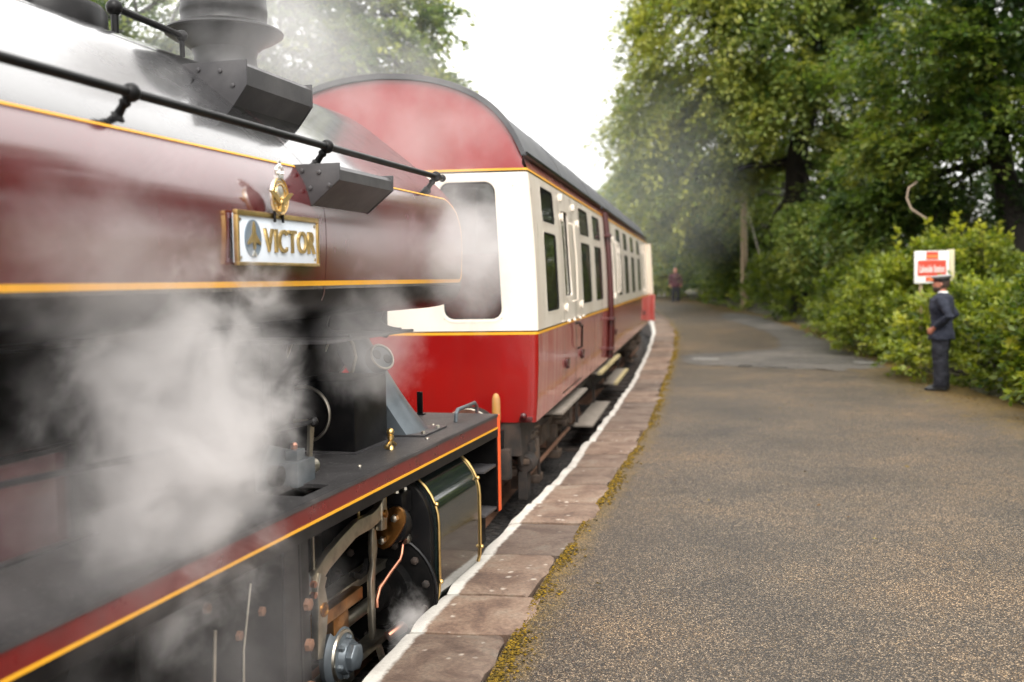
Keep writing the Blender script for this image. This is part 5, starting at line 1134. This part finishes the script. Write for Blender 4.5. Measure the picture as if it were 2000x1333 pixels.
def person(name, label, loc, rz, jacket, trousers, sc=1., cap=True, arms='pockets', group=None):
    root = empty(name, loc, rz); root.scale = (sc * 1.15, sc * 1.15, sc); tag(root, label, 'person', group)
    # faces local +x, left side is +y
    arm = {}
    for sd in (1, -1):
        if arms == 'pockets': arm[sd] = [(.0, .185 * sd, 1.42), (-.13, .27 * sd, 1.15), (.075, .165 * sd, .95)]
        else: arm[sd] = [(.0, .19 * sd, 1.41), (-.03, .25 * sd, 1.12), (.06, .25 * sd, .88)]
    b = MB()
    b.loft([ell((-.01, 0, z), rx, ry) for z, rx, ry in ((.9, .11, .14), (1.05, .10, .13), (1.25, .11, .15), (1.42, .10, .17), (1.47, .06, .08), (1.50, .052, .055), (1.56, .052, .052))])
    b.loft([ell((x, 0, z), rx, ry) for z, x, rx, ry in ((1.515, .045, .03, .03), (1.535, .035, .062, .048), (1.57, .02, .082, .062), (1.62, .012, .095, .072), (1.66, .008, .097, .075), (1.70, .002, .09, .07), (1.735, -.004, .065, .05), (1.75, -.004, .02, .02))])
    b.loft([[(.10 + d, y_, z) for d, y_, z in q] for q in ([(-.01, -.008, 1.65), (-.01, .008, 1.65), (.0, 0, 1.652)], [(-.01, -.015, 1.605), (-.01, .015, 1.605), (.028, 0, 1.61)], [(-.012, -.012, 1.596), (-.012, .012, 1.596), (.008, 0, 1.594)])])
    for sd in (1, -1):
        b.ball((-.01, .077 * sd, 1.625), .026, 8, (.7, .35, 1.1)); b.ball((.094, .03 * sd, 1.638), .011, 8); b.ball((.088, .03 * sd, 1.56), .014, 8, (1, 1.2, .4))
        b.tube(arm[sd], [.05, .045, .03], 10); b.tube([(0, .09 * sd, .95), (.01, .095 * sd, .5), (-.01, .1 * sd, .08)], [.075, .055, .04], 10)
        a, c = Vector(arm[sd][1]), Vector(arm[sd][2]); hand(b, c, (c - a).normalized() + Vector((.1, -.25 * sd, -.3)), (.7, -.3 * sd, .5))
    fuse(b, 'body', SKIN, root, .010, 2)
    j = MB()
    j.loft([ell((x, 0, z), rx, ry, 20) for z, x, rx, ry in ((.78, -.005, .165, .21), (.86, -.005, .165, .205), (1.0, -.005, .138, .172), (1.12, 0, .135, .175), (1.28, .0, .15, .215), (1.38, -.01, .14, .235), (1.44, -.02, .11, .20), (1.48, -.02, .072, .10), (1.50, -.02, .068, .075))])
    for sd in (1, -1):
        a = arm[sd]; j.tube([a[0], tuple((np.array(a[0]) + np.array(a[1])) / 2 + np.array([-.01, .01 * sd, 0])), a[1], tuple((np.array(a[1]) + np.array(a[2])) / 2), tuple(np.array(a[1]) * .12 + np.array(a[2]) * .88)], [.078, .07, .064, .056, .05], 12)
        j.loft([[(.135 + .002 * k, sd * .01, 1.40 - .2 * k), (.145, sd * .05, 1.42 - .2 * k), (.12, sd * .08, 1.42 - .2 * k)] for k in (0, 1)])
    fuse(j, 'jacket', jacket, root, .012, 3)
    t = MB(); t.loft([ell((-.005, 0, z), rx, ry, 18) for z, rx, ry in ((.98, .125, .155), (.9, .135, .165), (.82, .13, .165))])
    for sd in (1, -1): t.loft([ell((x, y_ * sd, z), rx, ry, 14) for z, x, y_, rx, ry in ((.9, -.005, .085, .12, .095), (.7, .0, .094, .108, .096), (.5, .008, .098, .094, .088), (.3, -.005, .102, .088, .084), (.12, -.01, .104, .088, .084), (.055, .005, .104, .098, .084))])
    fuse(t, 'trousers', trousers, root, .012, 3)
    for sd in (1, -1):
        s = MB().loft([[(x, .1 * sd + y_, z) for y_, z in ((-w_, .0), (w_, .0), (w_ * 1.0, h * .45), (w_ * .55, h), (-w_ * .55, h), (-w_ * 1.0, h * .45))] for x, w_, h in ((-.10, .028, .075), (-.07, .04, .10), (0, .042, .11), (.08, .047, .075), (.15, .044, .055), (.19, .02, .035))])
        fuse(s, 'shoe', SHOE, root, .006, 2)
    MB().loft([ell((-.016, 0, z), rx, ry, 18) for z, rx, ry in ((1.49, .070, .076), (1.515, .064, .066), (1.518, .056, .058))], True, False).build('collar', SHIRT if cap else jacket, root)
    if cap:
        bd = MB().loft([ell((x, 0, z), rx, ry, 14) for z, x, rx, ry in ((1.495, .055, .03, .035), (1.525, .042, .064, .054), (1.56, .03, .080, .066), (1.585, .035, .068, .066))]); fuse(bd, 'beard', HAIR, root, .007, 2)
        c = MB().lathe([(.100, 0), (.104, .035), (.100, .04)], (-.004, 0, 1.675), (.08, 0, 1), 28).build('cap_band', CAPB, root)
        MB().lathe([(.104, .0), (.128, .022), (.132, .034), (.10, .05), (.02, .056)], (-.004, 0, 1.714), (.10, 0, 1), 28).build('cap', CAPT, root)
        MB().loft([[(.075 + .0, y_, 1.682) if k == 0 else (.15 - abs(y_) ** 1.5 * 1.1, y_ * .85, 1.655) for y_ in np.linspace(-.075, .075, 9)] for k in (0, 1)], False, False).build('peak', CAPB, root)
    MB().loft([ell((-.018, 0, z), rx, ry, 16) for z, rx, ry in ((1.565, .06, .06), (1.60, .083, .072), (1.66, .088, .08), (1.70, .09, .078), (1.735, .07, .06), (1.762, .02, .02))]).build('hair', HAIR, root)
    return root
person('person', 'man in navy uniform and pale peaked cap standing by the hedge', (6.60, 15.72, -.0), R(150), NAVY, NAVYD, 1.0, True, 'pockets')
person('person', 'distant figure in maroon jacket walking down the path', (8.52, 53.1, zp(53.1) - .01), R(-100), MAROONC, GREYC, 1.0, False, 'down')
#PART5
# ------------------------------------------------------------------ steam and smoke
def steam_mat(name, dens, nscale, lo, hi, amp, col=(.85, .84, .84), seed=0., detail=6, aniso=.2, rough=.66, srate=.4):
    m = bpy.data.materials.new(name); m.use_nodes = True; N, L = m.node_tree.nodes, m.node_tree.links
    N.remove(N['Principled BSDF']); out = N['Material Output']
    v = N.new('ShaderNodeVolumePrincipled'); v.inputs['Color'].default_value = (*col, 1); v.inputs['Anisotropy'].default_value = aniso
    tc = N.new('ShaderNodeTexCoord'); ge = N.new('ShaderNodeNewGeometry')
    ln = N.new('ShaderNodeVectorMath'); ln.operation = 'LENGTH'; L.new(tc.outputs['Object'], ln.inputs[0])
    fall = math_(N, L, 'SUBTRACT', 1.0, ln.outputs['Value'], clamp=True)
    ad = N.new('ShaderNodeVectorMath'); ad.operation = 'ADD'; ad.inputs[1].default_value = (seed, seed * 1.7, seed * .3); L.new(ge.outputs['Position'], ad.inputs[0])
    n = noise(N, L, ad.outputs[0], nscale, detail, rough, .4)
    q = math_(N, L, 'ADD', math_(N, L, 'MULTIPLY', fall, 1.25), math_(N, L, 'MULTIPLY', math_(N, L, 'SUBTRACT', n.outputs[0], .5), amp))
    mr = N.new('ShaderNodeMapRange'); mr.interpolation_type = 'SMOOTHSTEP'; mr.inputs['From Min'].default_value = lo; mr.inputs['From Max'].default_value = hi
    mr.inputs['To Max'].default_value = dens; L.new(q, mr.inputs['Value'])
    edge = math_(N, L, 'MULTIPLY', mr.outputs[0], math_(N, L, 'MULTIPLY', fall, 6.0, clamp=True))
    m.cycles.volume_step_rate = srate
    L.new(edge, v.inputs['Density']); L.new(v.outputs[0], out.inputs['Volume'])
    return m
def W1(s, m_, z): p = D1 * s + N1 * (m_ - 3.23); return (p.x, p.y, z)
def puff(name, label, cat, loc, r, mat, rz=None):
    o = MB().lathe([(math.sin(a), -math.cos(a)) for a in np.linspace(.04, math.pi - .04, 13)], (0, 0, 0), (0, 0, 1), 20).build(name, mat)
    o.location = loc; o.scale = r; o.rotation_euler = (0, 0, math.atan2(D1.y, D1.x) if rz is None else rz)
    tag(o, label, cat, None, 'stuff'); return o
ST = (.92, .90, .895)
puff('steam_cloud', 'thick white steam billowing over the running plate', 'steam', W1(3.26, 1.10, 1.22), (.80, .46, 1.0), steam_mat('thick_steam', 6.5, 3.4, .30, 1.05, 2.5, ST, 3.1))
puff('steam_cloud', 'wispy steam curling up across the tank side below the name plate', 'steam', W1(2.62, 1.34, 1.80), (.80, .28, .62), steam_mat('side_steam', .95, 3.6, .34, 1.1, 2.3, ST, 12.3))
puff('steam_cloud', 'thin steam hanging low along the tank beside the engine', 'steam', W1(2.55, 1.25, 1.05), (.9, .4, .85), steam_mat('thin_steam', .7, 3.4, .38, 1.1, 2.3, ST, 8.4))
puff('steam_cloud', 'steam drifting around the front of the saddle tank', 'steam', W1(5.72, 1.42, 1.98), (.95, .42, .62), steam_mat('front_steam', 1.9, 3.6, .28, 1.1, 2.2, ST, 1.2))
puff('steam_cloud', 'steam between the saddle tank and the carriage end', 'steam', W1(7.0, .65, 2.85), (1.1, 1.0, .9), steam_mat('end_steam', .3, 2.4, .3, 1.05, 2.2, ST, 5.7))
puff('steam_cloud', 'faint steam veiling the chimney and upper tank', 'steam', W1(5.2, .6, 3.05), (1.1, .6, .6), steam_mat('veil_steam', .4, 2.6, .2, 1.0, 1.8, ST, 2.6))
puff('steam_cloud', 'wisps of steam rising past the tank brackets', 'steam', W1(4.75, 1.2, 1.52), (.8, .3, .5), steam_mat('bracket_steam', 1.4, 4.2, .3, 1.1, 2.3, ST, 9.9))
puff('steam_cloud', 'small puff of steam at the cylinder drain', 'steam', W1(4.95, 1.28, -.02), (.22, .14, .30), steam_mat('drain_steam', 7., 9., .32, 1.1, 2.2, ST, 4.4))
puff('steam_cloud', 'faint steam in front of the valance and splash guard', 'steam', W1(3.2, 1.40, .58), (.95, .26, .55), steam_mat('low_steam', .45, 3.8, .36, 1.1, 2.3, ST, 6.1))
puff('smoke_plume', 'grey smoke rising out of the engine chimney', 'smoke', W1(5.46, 0, 4.0), (.55, .5, .68), steam_mat('chimney_smoke', 3.0, 3.0, .2, .9, 1.6, (.75, .74, .74), 7.3))
puff('smoke_haze', 'pale smoke drifting before the tree behind the engine', 'smoke', (-3.0, 14.0, 5.2), (3.0, 1.6, 2.0), steam_mat('drift_smoke', .26, 1.1, .2, 1.0, 1.8, (1, 1, 1), 5.2, srate=.8), 0)
puff('smoke_haze', 'blue grey smoke haze over the far end of the carriage', 'smoke', (4.7, 36, 4.9), (4.2, 9.0, 4.6), steam_mat('far_smoke', .036, .35, .0, 1.25, .8, (.93, .97, 1.0), 2.2, srate=1.), 0)
